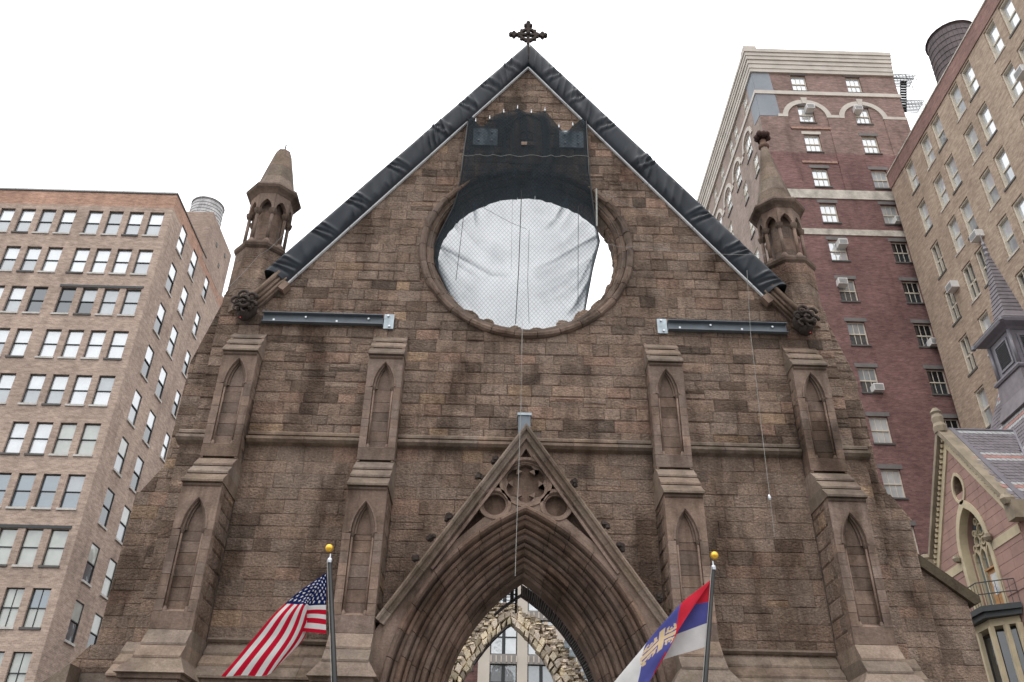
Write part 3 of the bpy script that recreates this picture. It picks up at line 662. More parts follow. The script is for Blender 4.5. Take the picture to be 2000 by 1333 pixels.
# raking coping
SL = 1.48; LL = math.hypot(1, SL)
def rk(s, t, off, y): return (s * (t / LL + off * SL / LL), y, 12.12 - t * SL / LL + off / LL)
for s in (-1, 1):
    cprof = [(0, -.02), (0, -1.20), (-.05, -1.25), (-.10, -1.23), (-.12, -1.15), (-.18, -1.14), (-.20, -1.17), (-.24, -1.15), (-.26, -1.02), (-.26, -.02)]
    t = 0; edge = [0]
    while t < 6.3: t += rnd(.9, 1.5); edge.append(min(t, 6.33))
    for a, b in zip(edge, edge[1:]):
        n = len(cprof); mb = MB()
        v0 = [rk(s, (a + .004) if a > 0 else -o * SL, o, y) for o, y in cprof]; v1 = [rk(s, b - .004, o, y) for o, y in cprof]
        mb.add(v0 + v1, [list(range(n)), list(range(2 * n - 1, n - 1, -1))] + [(i, (i + 1) % n, n + (i + 1) % n, n + i) for i in range(n)], tone_dress()); PP(mb, 'coping_stone', 'slab')
    mb = MB(); mb.add([rk(s, .85 if o > -.5 else 1.0, o, y) for o, y in ((-.31, YP), (-.31, YP - .06), (-.38, YP - .06), (-.38, YP))] + [rk(s, 4.6, o, y) for o, y in ((-.31, YP), (-.31, YP - .06), (-.38, YP - .06), (-.38, YP))], [(0, 1, 2, 3), (7, 6, 5, 4), (0, 4, 5, 1), (1, 5, 6, 2), (2, 6, 7, 3), (3, 7, 4, 0)], (1.05,) * 3); PP(mb, 'inner_moulding')
    for t in ((1.35, 1.95, 3.3, 4.0, 4.65) if s < 0 else (2.05, 3.45, 4.1, 5.6)):
        mb = MB(); c = Vector(rk(s, t, .13, -1.05))
        for k in range(6): mb.ball(c + Vector((rnd(-.07, .07), rnd(-.07, .07), rnd(-.07, .07))), rnd(.06, .085), ONE, 6, (1, 1, 1), .2)
        PP(mb, 'crocket', 'carve')

# --- blind hood and shaft above the rose (behind the netting)
hood = thing_part('blind_hood')
o1 = arc_pts(.78, 24.3, 25.3, 10, -1); i1 = arc_pts(.62, 24.3, 25.08, 10, -1)
mb = MB(); mb.plate(F0, -.05, .09, [p for p in o1] + [(-p[0], p[1]) for p in reversed(o1[:-1])] + [(-p[0], p[1]) for p in i1] + [p for p in reversed(i1[:-1])], (), (1.1,) * 3); part(mb, 'hood_mould', 'dress', hood)
mb = MB(); mb.plate(F0, -.05, .045, [(-.62, 22.7), (-.62, 24.3)] + i1[1:-1] + [(0, 25.05)] + [(-p[0], p[1]) for p in reversed(i1[1:-1])] + [(.62, 24.3), (.62, 22.7)], [circle(0, 23.95, .32, 20)], (.95,) * 3); part(mb, 'panel', 'dress', hood)
mb = MB(); mb.box(-.22, .25, -.2, .02, 23.45, 23.6, (1.2,) * 3); part(mb, 'bracket', 'dress', hood)

# --- rubble arch standing inside the nave
inner = thing_part('inner_rubble_arch'); YI = 16.0
ip = lambda u, n, side: arch_i(u, n, side)
def arch_i(u, f, side):
    w_ = 2.62 + u; za = 11.15 + u * 1.15; zs = 5.8; h = za - zs; r = (w_ * w_ + h * h) / (2 * w_); cx = r - w_; a1 = math.atan2(h, cx)
    return Vector((side * (r * math.cos(a1 * f) - cx), 0, zs + r * math.sin(a1 * f)))
for side in (-1, 1):
    for u0, u1, nn, dy in ((0, .28, 24, 0), (.28, .6, 20, .1)):
        for k in range(nn):
            f0, f1 = (k + .04) / nn, (k + .96) / nn; ys = YI + dy + rnd(-.06, .06); mb = MB(); g = rnd(.6, 1.2); t = (g * 1.03, g, g * rnd(.84, 1))
            q = [arch_i(u, f, side) + Vector((rnd(-.05, .05), 0, rnd(-.05, .05))) for u, f in ((u0 + .01, f0), (u1 - .01, f0), (u1 - .01, f1), (u0 + .01, f1))]
            cc = sum(q, Vector()) / 4
            fr_ = [Vector((p.x, ys + .05, p.z)) for p in q]; mid = [cc + (p - cc) * .8 + Vector((0, ys - rnd(.02, .1), 0)) for p in q]; bk = [Vector((p.x, YI + .5, p.z)) for p in q]
            mb.add(bk + fr_ + mid, [(3, 2, 1, 0)] + [(i, (i + 1) % 4, 4 + (i + 1) % 4, 4 + i) for i in range(4)] + [(4 + i, 4 + (i + 1) % 4, 8 + (i + 1) % 4, 8 + i) for i in range(4)] + [(8, 9, 10, 11)], t); part(mb, 'arch_stone', 'rubble', inner)
mb = MB()
def topz(x0):
    x = x0 / 1.407
    z = (9.1 - .45 * max(0, -.8 - x) - .55 * max(0, x + .1) - .9 * max(0, x - 1.3)) if x > -1.4 else 8.83 - (-1.4 - x) * .7
    return 1.6 + (z - 1.6) * 1.407 + .18 * noise.noise(Vector((x * 3, 0, 0)))
for i in range(5200):
    x = rnd(-4.4, 4.4); z = rnd(5.4, 12.4)
    if z > topz(x) - .05: continue
    fz = [arch_i(.6, f / 20, 1 if x > 0 else -1) for f in range(21)]
    zi = max((p.z for p in fz if abs(p.x) >= abs(x)), default=0) if abs(x) < 3.22 else 0
    if z < zi: continue
    a, b, c_ = rnd(.07, .17), rnd(.08, .2), rnd(.035, .075); g = rnd(.4, .95) if rnd(0, 1) < .6 else rnd(.95, 1.25)
    pts = [(x + sx * a * rnd(.6, 1.1), YI + .22 + sy * b * rnd(.6, 1.1), z + sz * c_ * rnd(.6, 1.1)) for sz in (-1, 1) for sx, sy in ((-1, -1), (1, -1), (1, 1), (-1, 1))]
    mb.hexa(pts, (g * 1.02, g * .97, g * rnd(.82, .98)))
stuff(part(mb, 'rubble_core', 'rubble', inner))
mb = MB(); pl = [(-4.4, 5.4)] + [(x / 10, topz(x / 10) - .16) for x in range(-44, 45, 2)] + [(4.4, 5.4), (2.7, 5.4)] + [(arch_i(.06, f / 12, 1).x, arch_i(.06, f / 12, 1).z) for f in range(13)] + [(arch_i(.06, f / 12, -1).x, arch_i(.06, f / 12, -1).z) for f in range(11, -1, -1)] + [(-2.7, 5.4)]
mb.plate(FY(YI + .28), -.5, 0, dedupe(pl), (), (.4, .38, .34)); part(mb, 'rubble_backing', 'rubble', inner)
for s in (-1, 1): a, b = sorted((s * 2.62, s * 4.8)); mb = MB(); mb.plate(FY(YI - .1), -.9, 0, [(a, 0), (a, 5.8), (b, 5.8), (b, 0)]); part(mb, 'pier', 'rubble', inner)
mb = MB(); pts = [arch_i(-.03, f, -1) + Vector((0, YI + .02, 0)) for f in (.62, .72, .82, .92, .99)]; mb.tube(pts, .06, 4, ONE); part(mb, 'timber_strip', 'char', inner)
for x, z, w_, h in ((2.3, 10.15, .22, .3), (2.5, 9.8, .28, .28), (3.1, 8.95, .28, .34), (3.35, 8.8, .42, .14)):
    mb = MB(); mb.box(x, x + w_, YI - .1, YI + .12, z, z + h); part(mb, 'patch', 'plate', inner)
# charred lath rib just behind the portal
rib = thing_part('charred_rib'); YR = 2.0
def arch_r(u, f, side):
    w_ = 2.1 + u; za = 8.38 + u * 1.1; zs = 4.6; h = za - zs; r = (w_ * w_ + h * h) / (2 * w_); cx = r - w_; a1 = math.atan2(h, cx)
    return Vector((side * (r * math.cos(a1 * f) - cx), 0, zs + r * math.sin(a1 * f)))
for side in (-1, 1):
    mb = MB(); n = 16; vs = []
    for i in range(n + 1):
        for u, y in ((0, 0), (.3 if side > 0 else .06, .02), (.32 if side > 0 else .07, .25), (.02, .25)): p = arch_r(u, i / n if side > 0 else .8 + .2 * i / n, side); vs.append((p.x, YR + y, p.z))
    mb.add(vs, [(i * 4 + j, i * 4 + (j + 1) % 4, i * 4 + 4 + (j + 1) % 4, i * 4 + 4 + j) for i in range(n) for j in range(4)] + [(0, 1, 2, 3), (n * 4 + 3, n * 4 + 2, n * 4 + 1, n * 4)]); part(mb, 'rib', 'char', rib)
mb = MB()
for i in range(70):
    f = i / 70; a, b = arch_r(.02, f, 1), arch_r(.29, f + rnd(-.008, .008), 1); mb.tube([(a.x, YR - .01, a.z), (b.x, YR - .03, b.z)], .013, 4)
stuff(part(mb, 'lath', 'lath', rib))
mb = MB(); p = arch_r(.05, 1, 1)
mb.box(-.30, -.2, YR - .05, YR + .25, 8.25, 8.75); mb.box(-.16, -.1, YR + .3, YR + .38, 8.0, 8.9)
for k in range(6): mb.box(-.75, -.1, YR + .3, YR + .32, 8.15 + k * .09, 8.165 + k * .09)
for k in range(4): mb.box(-.75 + k * .17, -.735 + k * .17, YR + .33, YR + .35, 8.1, 8.7)
part(mb, 'charred_post', 'char', rib)

# ================================================================== THINGS FIXED TO THE CHURCH
# --- tarpaulins over the gable coping
for s in (-1, 1):
    tp = thing('tarpaulin', ['', 'wrinkled black tarpaulin over the gable slope beside the complete finial turret', 'wrinkled black tarpaulin over the gable slope beside the broken-topped turret'][s], 'tarpaulin', (s * 3.7, -.1, 22.5))
    ties = ((.6, 1.9, 3.2, 4.7, 7.0, 9.0, 10.6, 12.3) if s < 0 else (1.1, 2.5, 4.2, 6.4, 9.2, 11.0, 12.4)); ends = 12.72
    sect = [(-.01, -.11), (.03, -.18), (.07, -.23), (.12, -.265), (.17, -.295), (.22, -.32), (.28, -.345), (.34, -.37), (.40, -.39), (.45, -.405), (.49, -.405), (.505, -.35), (.51, .2), (.51, 1.0)]
    mb = MB(); NTT = 320; vs = []; m = len(sect)
    for i in range(NTT + 1):
        for j, (o, y) in enumerate(sect):
            t0 = -o * 1.381; t = t0 + (ends - t0 + (.02 if j < 8 else .05 * (j - 7))) * i / NTT; q = j / (m - 1)
            am = min(1, o / .12) * min(1, i / 6)
            w1 = noise.noise(Vector((t * .8 + o * 1.6, o * 1.3, 7 + s))) * .03
            w2 = (1 - abs(noise.noise(Vector((t * 2.3 + o * 2.6, o * .9, 2 + s))))) ** 6 * .10 * max(0, .35 + 1.4 * noise.noise(Vector((t * .7, 1, s * 3))))
            pin = 0
            for tk in ties: d = (t - tk - (o - .25) * .6); pin += (math.exp(-(d / .05) ** 2) * .09 - math.exp(-((d - .09) / .05) ** 2) * .08 - math.exp(-((d + .2 + o * .25) / .05) ** 2) * .06 + math.exp(-((d - .3 + o * .3) / .04) ** 2) * .045) * (.25 + 1.5 * o)
            fold = .03 * math.sin((t * 2.1 + o * 9) * 1.7 + 2 * noise.noise(Vector((t * .6, o, s * 5)))) * max(0, noise.noise(Vector((t * .5, 4, s))) + .35)
            dy = (w1 - w2 + pin + fold) * am
            oo = o * (1.14 + .2 * t / 12.7 if o > 0 else 1) + .012 * noise.noise(Vector((t * .7, 9, s))) * am
            if j >= m - 2: dy = 0
            vs.append(rake_pt(s, t, oo, y + (dy if j < 10 else 0) - .015))
    mb.add(vs, [(i * m + j, (i + 1) * m + j, (i + 1) * m + j + 1, i * m + j + 1) for i in range(NTT) for j in range(m - 1)])
    o = mb.build('sheet', 'tarp', tp, True, False); o.location = (-s * 3.7, .1, -22.5)
    t = 0.02
    while t < 12.6:
        l = min(rnd(2.2, 2.9), 12.68 - t); mb = MB(); prof = [(-.04, -.03), (-.04, -.12), (.02, -.14), (.02, -.03)]
        v = [rake_pt(s, t + .01, a, b) for a, b in prof] + [rake_pt(s, t + l - .01, a, b) for a, b in prof]
        mb.hexa(v); o = mb.build('batten', 'batten', tp); o.location = (-s * 3.7, .1, -22.5); t += l
# --- debris net in the rose
def interp(tab, z):
    for (a, x0), (b, x1) in zip(tab, tab[1:]):
        if b <= z <= a: return x0 + (x1 - x0) * (z - a) / (b - a)
    return tab[0][1] if z > tab[0][0] else tab[-1][1]
LE = [(25.3, -2.35), (24.6, -2.12), (23, -2.2), (21.7, -2.26), (21.1, -2.36), (20.6, -2.48), (19.9, -2.76), (19.2, -3.0), (18.5, -2.95), (17.4, -2.45), (16.8, -2.02), (15.9, -1.6)]
RE = [(25.3, 2.1), (24.4, 2.1), (22.2, 2.1), (21.1, 2.2), (20.2, 2.3), (19.5, 2.4), (18.5, 2.15), (16.8, 1.84), (15.9, 1.75)]
YN = [(25.4, -.13), (22.6, -.24), (22, -.22), (21, -.05), (20, .12), (18, .32), (16.6, .45), (15.9, .5)]
# creases of the cloth, fold shading put into the coverage: points (x, z), strength at the start, width
CREASE = [([(-2.9, 19.2), (-2.03, 18.71), (-1.1, 18.13), (-.53, 18.12)], .30, .035), ([(-2.9, 19.2), (-2.22, 18.5), (-1.42, 17.96)], .24, .03), ([(2.35, 19.75), (1.71, 19.31), (.87, 18.71), (.25, 18.38)], .34, .035), ([(1.36, 21.2), (.97, 20.37), (.58, 19.92)], .36, .035), ([(-1.8, 20.9), (-1.66, 19.89)], .34, .03), ([(2.3, 19.2), (1.67, 17.82), (1.3, 17.41)], .38, .03), ([(2.08, 18.1), (1.53, 17.02), (1.29, 16.72)], .5, .05), ([(-3.0, 18.6), (-2.55, 17.77), (-1.97, 16.67)], .5, .06), ([(2.35, 19.6), (1.28, 18.72), (.25, 18.07)], .12, .07), ([(2.15, 18.75), (1.06, 17.8), (.25, 17.37)], .13, .06), ([(2.05, 18.3), (1.1, 17.4), (.37, 17.08)], .12, .07), ([(-2.7, 19.), (-2.19, 17.89), (-1.48, 17.31)], .14, .06), ([(-2.45, 20.2), (-2.19, 19.6)], .24, .04), ([(1.55, 20.7), (1.09, 19.83)], .16, .06), ([(-2.8, 18.9), (-2.0, 17.3), (-1.2, 16.6)], .12, .07), ([(2.2, 18.9), (1.3, 18.2), (.3, 17.7)], .12, .06), ([(1.9, 20.3), (1.3, 19.4), (.5, 18.9)], .10, .08), ([(-2.2, 20.1), (-1.5, 19.2), (-.6, 18.6)], .10, .09)]
def crease(x, z):
    v = 0
    for pts, st, wd in CREASE:
        n = len(pts) - 1
        for q in range(n):
            (ax, az), (bx, bz) = pts[q], pts[q + 1]; dx, dz = bx - ax, bz - az; L2 = dx * dx + dz * dz
            f = ((x - ax) * dx + (z - az) * dz) / L2
            if f < 0 or f > 1: continue
            side = ((x - ax) * dz - (z - az) * dx) / math.sqrt(L2); g = (q + f) / n
            w_ = wd if side > 0 else wd * 3.5
            v = max(v, st * (1 - g) ** .7 * math.exp(-(side / w_) ** 2) * (1 if side > 0 else .75))
    return v
def net_pt(a, b, dy=0):
    z = 25.32 - b * 9.4
    sag = .20 * abs(math.sin(a * math.pi * 4.5)) ** .8 * max(0, 1 - b * 9) + (.8 * math.exp(-((a - .17) / .09) ** 2) + .95 * math.exp(-((a - .84) / .11) ** 2)) * max(0, 1 - b * 4.5)
    x0, x1 = interp(LE, z), interp(RE, z); x = x0 + (x1 - x0) * a
    up = max(0, min(1, (z - 21.3) / .8))
    f = up * .045 * math.sin(a * 44 + 5 * noise.noise(Vector((a * 4, b * 4, 1)))) + (1 - up) * .05 * noise.noise(Vector((a * 4, b * 5, 4))) - crease(x, z) * .05
    y = interp(YN, z) + f * min(1, b * 6) + dy
    if z > 21.9: y = min(y, -.2 if z < 22.7 else -.10)
    return (x, y, z - sag)
def net_cov(a, b):
    p = net_pt(a, b); x, z = p[0], p[2]; up = max(0, min(1, (z - 20.9) / 1.2))
    v = .60 + crease(x, z)
    v += up * (.03 + .18 * (1 - abs(noise.noise(Vector((a * 16, b * 1.8, 2))))) ** 4 + .05 * math.sin(a * 44 + 5 * noise.noise(Vector((a * 4, b * 4, 1)))))
    v += (1 - up) * .05 * noise.noise(Vector((x * .9, z * .9, 5)))
    if a < .012 or a > .988: v += .25
    return v
nt_ = thing('debris_net', 'dark fine-mesh debris net hung over the empty rose window', 'net', (0, -.15, 21))
mb = MB(); NA, NB = 120, 200
mb.add([net_pt(i / NA, j / NB) for j in range(NB + 1) for i in range(NA + 1)], [(j * (NA + 1) + i, j * (NA + 1) + i + 1, (j + 1) * (NA + 1) + i + 1, (j + 1) * (NA + 1) + i) for j in range(NB) for i in range(NA)])
mb.t = [(c, c, c) for c in (net_cov(i / NA, j / NB) for j in range(NB + 1) for i in range(NA + 1))]
o = mb.build('netting', 'net', nt_, True, False); o.location = (0, .15, -21)
def xz_line(pts):
    out = []
    for (ax, az), (bx, bz) in zip(pts, pts[1:]):
        for i in range(8): f = i / 8; x, z = ax + (bx - ax) * f, az + (bz - az) * f; out.append((x, interp(YN, z) - .16, z))
    return out
for nm, pts, r, m_ in [('edge_rope', [net_pt(0, j / 60, -.02) for j in range(4, 61)], .026, 'black'), ('edge_rope', [net_pt(1, j / 60, -.02) for j in range(2, 61)], .026, 'black'), ('net_cord', xz_line([(-2.08, 20.43), (-2.25, 17.44)]), .010, 'black'), ('net_cord', xz_line([(-.19, 21.28), (-.24, 18.36), (-.32, 16.0)]), .014, 'black'), ('net_cord', xz_line([(.08, 19.79), (.05, 17.86), (.12, 16.1)]), .007, 'black'), ('net_cord', xz_line([(1.71, 20.73), (1.63, 16.5)]), .010, 'black'), ('net_cord', xz_line([(-.49, 21.1), (-.48, 17.84)]), .004, 'black'), ('net_cord', xz_line([(-1.51, 20.61), (-.52, 20.04), (.08, 19.77)]), .006, 'black'), ('net_cord', [net_pt(j / 30, .27 - .012 * j / 30, -.06) for j in range(31)], .008, 'rope')]:
    mb = MB(); mb.tube(pts, r, 5); o = mb.build(nm, m_, nt_); o.location = (0, .15, -21)
for i in range(10):
    a = i / 9; p = net_pt(a, .0); mb = MB(); mb.lathe([(.02, -.05), (.03, 0), (.012, .06), (.012, .14)], (p[0], p[1] - .02, p[2]), 6); o = mb.build('hook', 'bolt', nt_); o.location = (0, .15, -21)
# --- steel channels and plates bolted to the wall
def bolts(pl, parent, off):
    for x, z, y in pl:
        mb = MB(); mb.tube([(x, y, z), (x, y - .05, z)], .035, 6); o = mb.build('bolt', 'bolt', parent); o.location = off
for s, lab in ((-1, 'long grey steel channel bolted to the wall beneath the broken-topped turret'), (1, 'long grey steel channel bolted to the wall beneath the turret with a finial')):
    a, b = sorted((s * 4.34, s * 7.98)); zc_ = 16.0 if s < 0 else 16.1; t = thing('steel_channel', lab, 'steel beam', (s * 6.1, -.06, zc_)); off = (-s * 6.1, .06, -zc_)
    for nm, v in (('web', (a, b, -.075, -.055, zc_ - .15, zc_ + .15)), ('flange', (a, b, -.21, -.055, zc_ + .151, zc_ + .172)), ('flange', (a, b, -.21, -.055, zc_ - .172, zc_ - .151))):
        mb = MB(); mb.box(*v); o = mb.build(nm, 'steel', t); o.location = off
    bolts([(a + .35 + k * .95, zc_ + (.06 if k % 2 else -.06), -.076) for k in range(4)], t, off)
    x = s * 4.16; t = thing('wall_plate', ['', 'small square galvanised plate at the inner end of the channel under the finial turret', 'small square galvanised plate at the inner end of the channel under the broken turret'][s], 'plate', (x, -.06, zc_)); off = (-x, .06, -zc_)
    mb = MB(); mb.box(x - .15, x + .15, -.10, -.055, zc_ - .27, zc_ + .25); o = mb.build('plate', 'plate', t); o.location = off
    bolts([(x - .03, zc_ + .18, -.1), (x + .03, zc_ - .19, -.1)], t, off)
    x0, x1 = (-1.92, -1.06) if s < 0 else (1.12, 1.98); t = thing('wall_plate', ['', 'larger pale plate under the net corner nearest the finial turret', 'larger pale plate under the net corner nearest the broken turret'][s], 'plate', ((x0 + x1) / 2, -.06, 23.9)); off = (-(x0 + x1) / 2, .06, -23.9)
    mb = MB(); mb.box(x0, x1, -.09, -.055, 23.5, 24.3); o = mb.build('plate', 'plate', t); o.location = off
    bolts([(x0 + .2, 23.7, -.09), (x1 - .2, 23.7, -.09), (x0 + .2, 24.1, -.09), (x1 - .2, 24.1, -.09)], t, off)
t = thing('steel_box', 'short grey steel post standing behind the tip of the portal gable', 'steel post', (-.04, -.25, 12)); off = (.04, .25, -12)
mb = MB(); mb.box(-.2, .14, -.42, -.06, 11.9, 12.74); o = mb.build('post', 'steel', t); o.location = off
mb = MB(); mb.box(-.23, .17, -.45, -.055, 12.745, 12.82); o = mb.build('cap_plate', 'plate', t); o.location = off
# --- hanging lines
mb = MB(); mb.tube([(-.12, -.35, 16.0), (-.14, -1.0, 14.5), (-.16, -1.38, 12.5), (-.24, -1.4, 8.6), (-.25, -1.38, 7.9)], .008, 5); tag(mb.build('hanging_cord', 'rope'), 'thin pale cord hanging from the rose window down over the portal', 'cord')  # plain cord hanging loose down the front
mb = MB(); mb.tube([(6.9, -.5, 18.0), (6.76, -.34, 15.8), (6.6, -.45, 12.2), (6.5, -.5, 9.35)], .007, 5); hc = tag(mb.build('hanging_cord', 'rope'), 'thin pale cord with a metal clip hanging down the wall beside the outer buttress', 'cord')
mb = MB(); mb.lathe([(.03, -.08), (.045, -.03), (.045, .03), (.02, .08)], (6.52, -.49, 10.44), 8); mb.build('clip', 'bolt', hc)
mb = MB(); mb.tube([(2.32, -.3, 21.4), (2.28, -.28, 19.8)], .03, 6); tag(mb.build('hanging_rod', 'rope'), 'short pale rod hanging at the edge of the debris net', 'rod')
def wire(pts, lab):
    mb = MB(); P_ = []
    for (a, b) in zip(pts, pts[1:]):
        for i in range(8): f = i / 8; P_.append([a[k] + (b[k] - a[k]) * f - (.12 * math.sin(math.pi * f) if k == 2 else 0) for k in range(3)])
    P_.append(pts[-1]); mb.tube(P_, .009, 4); tag(mb.build('wire', 'rope'), lab, 'wire')
wire([(-9.5, -.2, 16.6), (-8.4, -.35, 18.2), (-7.7, -.55, 18.9)], 'thin stay wire across the broken turret base to the tarpaulin')
wire([(2.6, -.2, 21.3), (4.6, -.15, 20.4)], 'thin wire sagging over the wall from the net toward the tarpaulin')
wire([(2.5, -.2, 19.2), (3.6, -.2, 19.1), (7.6, -.55, 18.6)], 'long thin wire from the rose rim to the tarpaulin foot')

# ================================================================== FLAGS
def crom(p, t):
    n = len(p) - 1; x = min(max(t, 0), 1) * n; i = min(int(x), n - 1); f = x - i
    a, b, c, d = p[max(i - 1, 0)], p[i], p[i + 1], p[min(i + 2, n)]
    return tuple(.5 * (2 * b[k] + (c[k] - a[k]) * f + (2 * a[k] - 5 * b[k] + 4 * c[k] - d[k]) * f * f + (3 * b[k] - a[k] - 3 * c[k] + d[k]) * f ** 3) for k in range(3))
def remap(tab, v):
    for i in range(len(tab) - 1):
        if tab[i] <= v <= tab[i + 1]: return (i + (v - tab[i]) / (tab[i + 1] - tab[i])) / (len(tab) - 1)
    return 1
def flag(rows, vs_, ufun, colour, parent, nu=200, nv=104, seed=0):
    mb = MB(); V = []
    for j in range(nv + 1):
        v = j / nv
        for i in range(nu + 1):
            u = i / nu; tu = ufun(u, v); col = [crom(r, tu) for r in rows]; p = crom(col, remap(vs_, v))
            rip = .02 * math.sin(u * 17 + v * 5 + seed) * min(1, u * 4) + .03 * noise.noise(Vector((u * 5, v * 4, seed))) * min(1, u * 4)
            V.append((p[0], p[1] + rip, p[2] + .012 * noise.noise(Vector((u * 6, v * 6, seed + 3)))))
    # split vertices per cell so that the print keeps crisp edges
    for j in range(nv):
        for i in range(nu):
            a = j * (nu + 1) + i; mb.add([V[a], V[a + 1], V[a + nu + 2], V[a + nu + 1]], [(0, 1, 2, 3)], colour((i + .5) / nu, (j + .5) / nv))
    o = mb.build('cloth', 'flag', parent, False, False); return o
def us_col(u, v):
    W_, R_, B_ = (.60, .585, .58), (.44, .010, .03), (.009, .016, .075)
    if u < .4 and v < 7 / 13:
        for r in range(9):
            n = 6 if r % 2 == 0 else 5
            for c in range(n):
                su = (.4 / 12) * (1 + 2 * c + (r % 2)); sv = (7 / 13 / 10) * (1 + r); du, dv = (u - su) * 1.9, v - sv; d = math.hypot(du, dv)
                if d < .019 + .008 * math.cos(5 * math.atan2(du, -dv)): return W_
        return B_
    return R_ if int(v * 13) % 2 == 0 else W_
def srb_col(u, v):
    x, y = (u - .5) * 1.5 / .68, (v - .5) / .68; gold = (.58, .44, .27)
    if (abs(x) < .042 and abs(y) < .27) or (abs(y) < .042 and abs(x) < .27): return gold
    for sx in (-1, 1):
        for sy in (-1, 1):
            px, py = x - sx * .15, y - sy * .15; r = math.hypot(px, py)
            if .045 < r < .085 and not (px * sx > .035 and abs(py) < .03): return gold
            if abs(px * sx + .055) < .022 and abs(py) < .1: return gold
            if r < .022: return gold
    return (.52, .03, .05) if v < 1 / 3 else ((.085, .09, .29) if v < 2 / 3 else (.60, .59, .585))
def flagpole(x0, z0, x1, z1, y, label, flabel, n):
    t = thing('flagpole', label, 'flagpole', (x0, y, z0)); off = Vector((-x0, -y, -z0))
    mb = MB(); d = Vector((x1 - x0, 0, z1 - z0)); P0 = Vector((x0, y, z0)); P1 = Vector((x1, y, z1)); pp = []
    mb.tube([P0, P0 + d * .5, P0 + d * .965], [.07, .06, .042], 12); mb.build('pole', 'black', t, True).location = off
    q = P0 + d * .965; mb = MB(); mb.lathe([(.05, -.06), (.055, 0), (.045, .04), (.02, .05), (.014, .14)], q, 10); mb.build('truck', 'bolt', t).location = off
    mb = MB(); mb.ball(P1, .09, ONE, 20); mb.build('ball', 'gold', t, True).location = off
    mb = MB(); mb.tube([q + Vector((-.05, -.05, 0)), P0 + d * .45 + Vector((-.07, -.05, 0))], .007, 4); mb.build('halyard', 'rope', t).location = off
    mb = MB(); mb.lathe([(.16, 0), (.16, .06), (.1, .1), (.09, .4)], P0, 12); mb.build('socket', 'black', t).location = off
FYL = -3.3
flagpole(-3.12, .14, -4.42, 7.84, FYL, 'slim black pole with gold ball carrying the American flag', '', 0)
flagpole(2.74, .14, 4.14, 7.88, FYL, 'slim black pole with gold ball carrying the Serbian flag', '', 1)
def rows3(rows, dep): return [[(x, FYL + d, z) for (x, z), d in zip(r, dr)] for r, dr in zip(rows, dep)]
us = rows3([[(-4.41, 7.3), (-4.69, 7.05), (-5.19, 6.58), (-5.69, 5.84), (-6.2, 5.05)], [(-4.36, 6.94), (-4.58, 6.91), (-4.94, 6.56), (-5.31, 5.85), (-5.75, 5.09)], [(-4.33, 6.59), (-4.66, 6.57), (-4.74, 6.52), (-4.92, 5.86), (-5.31, 5.12)], [(-4.29, 6.29), (-4.78, 6.31), (-4.69, 6.13), (-4.87, 5.71), (-5.23, 5.29)], [(-4.25, 6.0), (-4.91, 6.05), (-4.73, 5.97), (-4.97, 5.67), (-5.31, 5.44)]],
    [[0, -.03, -.1, -.2, -.25], [0, -.06, -.14, -.2, -.22], [0, -.02, -.14, -.14, -.16], [0, .02, .12, .1, .05], [0, .05, .2, .2, .15]])
ft = thing('american_flag', 'American flag drooping in folds from its pole, stars and red stripes', 'flag', (-4.4, FYL, 6.6))
flag(us, [0, .27, .54, .77, 1], lambda u, v: remap([0, .2 - .0 * v, .4, .7, 1], u), us_col, ft, seed=1).location = (4.4, -FYL, -6.6)
sr = rows3([[(4.04, 7.36), (4.02, 7.33), (3.98, 7.28), (3.12, 6.14), (2.43, 5.1)], [(3.94, 6.87), (3.65, 6.84), (3.32, 6.81), (3.02, 5.97), (2.40, 5.05)], [(3.89, 6.63), (3.38, 6.52), (2.93, 6.42), (2.72, 5.76), (2.32, 5.0)], [(3.84, 6.39), (3.13, 6.14), (2.49, 5.95), (2.26, 5.25), (2.06, 4.6)], [(3.76, 5.91), (2.76, 5.61), (1.78, 5.16), (1.67, 4.69), (1.53, 4.21)]],
    [[0, -.01, -.02, -.16, -.2]] + [[0, .06, -.04, -.16, -.2]] * 4)
def sru(u, v):
    uf = .03 + .42 * v; return remap([0, uf / 2, uf, uf + (1 - uf) * .5, 1], u)
ft = thing('serbian_flag', 'red, blue and white flag with gold cross folded down from its pole', 'flag', (4, FYL, 6.6))
flag(sr, [0, .33, .5, .67, 1], sru, srb_col, ft, seed=5).location = (-4, -FYL, -6.6)

# ================================================================== BUILDINGS AROUND
def wall_open(mb, fr, u0, u1, z0, z1, ops, depth=.25, mi=0):
    us_ = sorted({u0, u1} | {v for o in ops for v in o[:2] if u0 < v < u1}); zs_ = sorted({z0, z1} | {v for o in ops for v in o[2:4] if z0 < v < z1})
    for a, b in zip(us_, us_[1:]):
        run = None
        for c, d in zip(zs_, zs_[1:]):
            m, n = (a + b) / 2, (c + d) / 2; inside = any(o[0] < m < o[1] and o[2] < n < o[3] for o in ops)
            if inside:
                if run: mb.add([fr(a, run[0], 0), fr(b, run[0], 0), fr(b, run[1], 0), fr(a, run[1], 0)], [(0, 1, 2, 3)], ONE, mi); run = None
            else: run = (run[0], d) if run else (c, d)
        if run: mb.add([fr(a, run[0], 0), fr(b, run[0], 0), fr(b, run[1], 0), fr(a, run[1], 0)], [(0, 1, 2, 3)], ONE, mi)
    for a, b, c, d in [o[:4] for o in ops]:
        for p, q in (((a, c), (b, c)), ((b, c), (b, d)), ((b, d), (a, d)), ((a, d), (a, c))):
            mb.add([fr(*p, 0), fr(*q, 0), fr(*q, -depth), fr(*p, -depth)], [(0, 1, 2, 3)], ONE, mi)
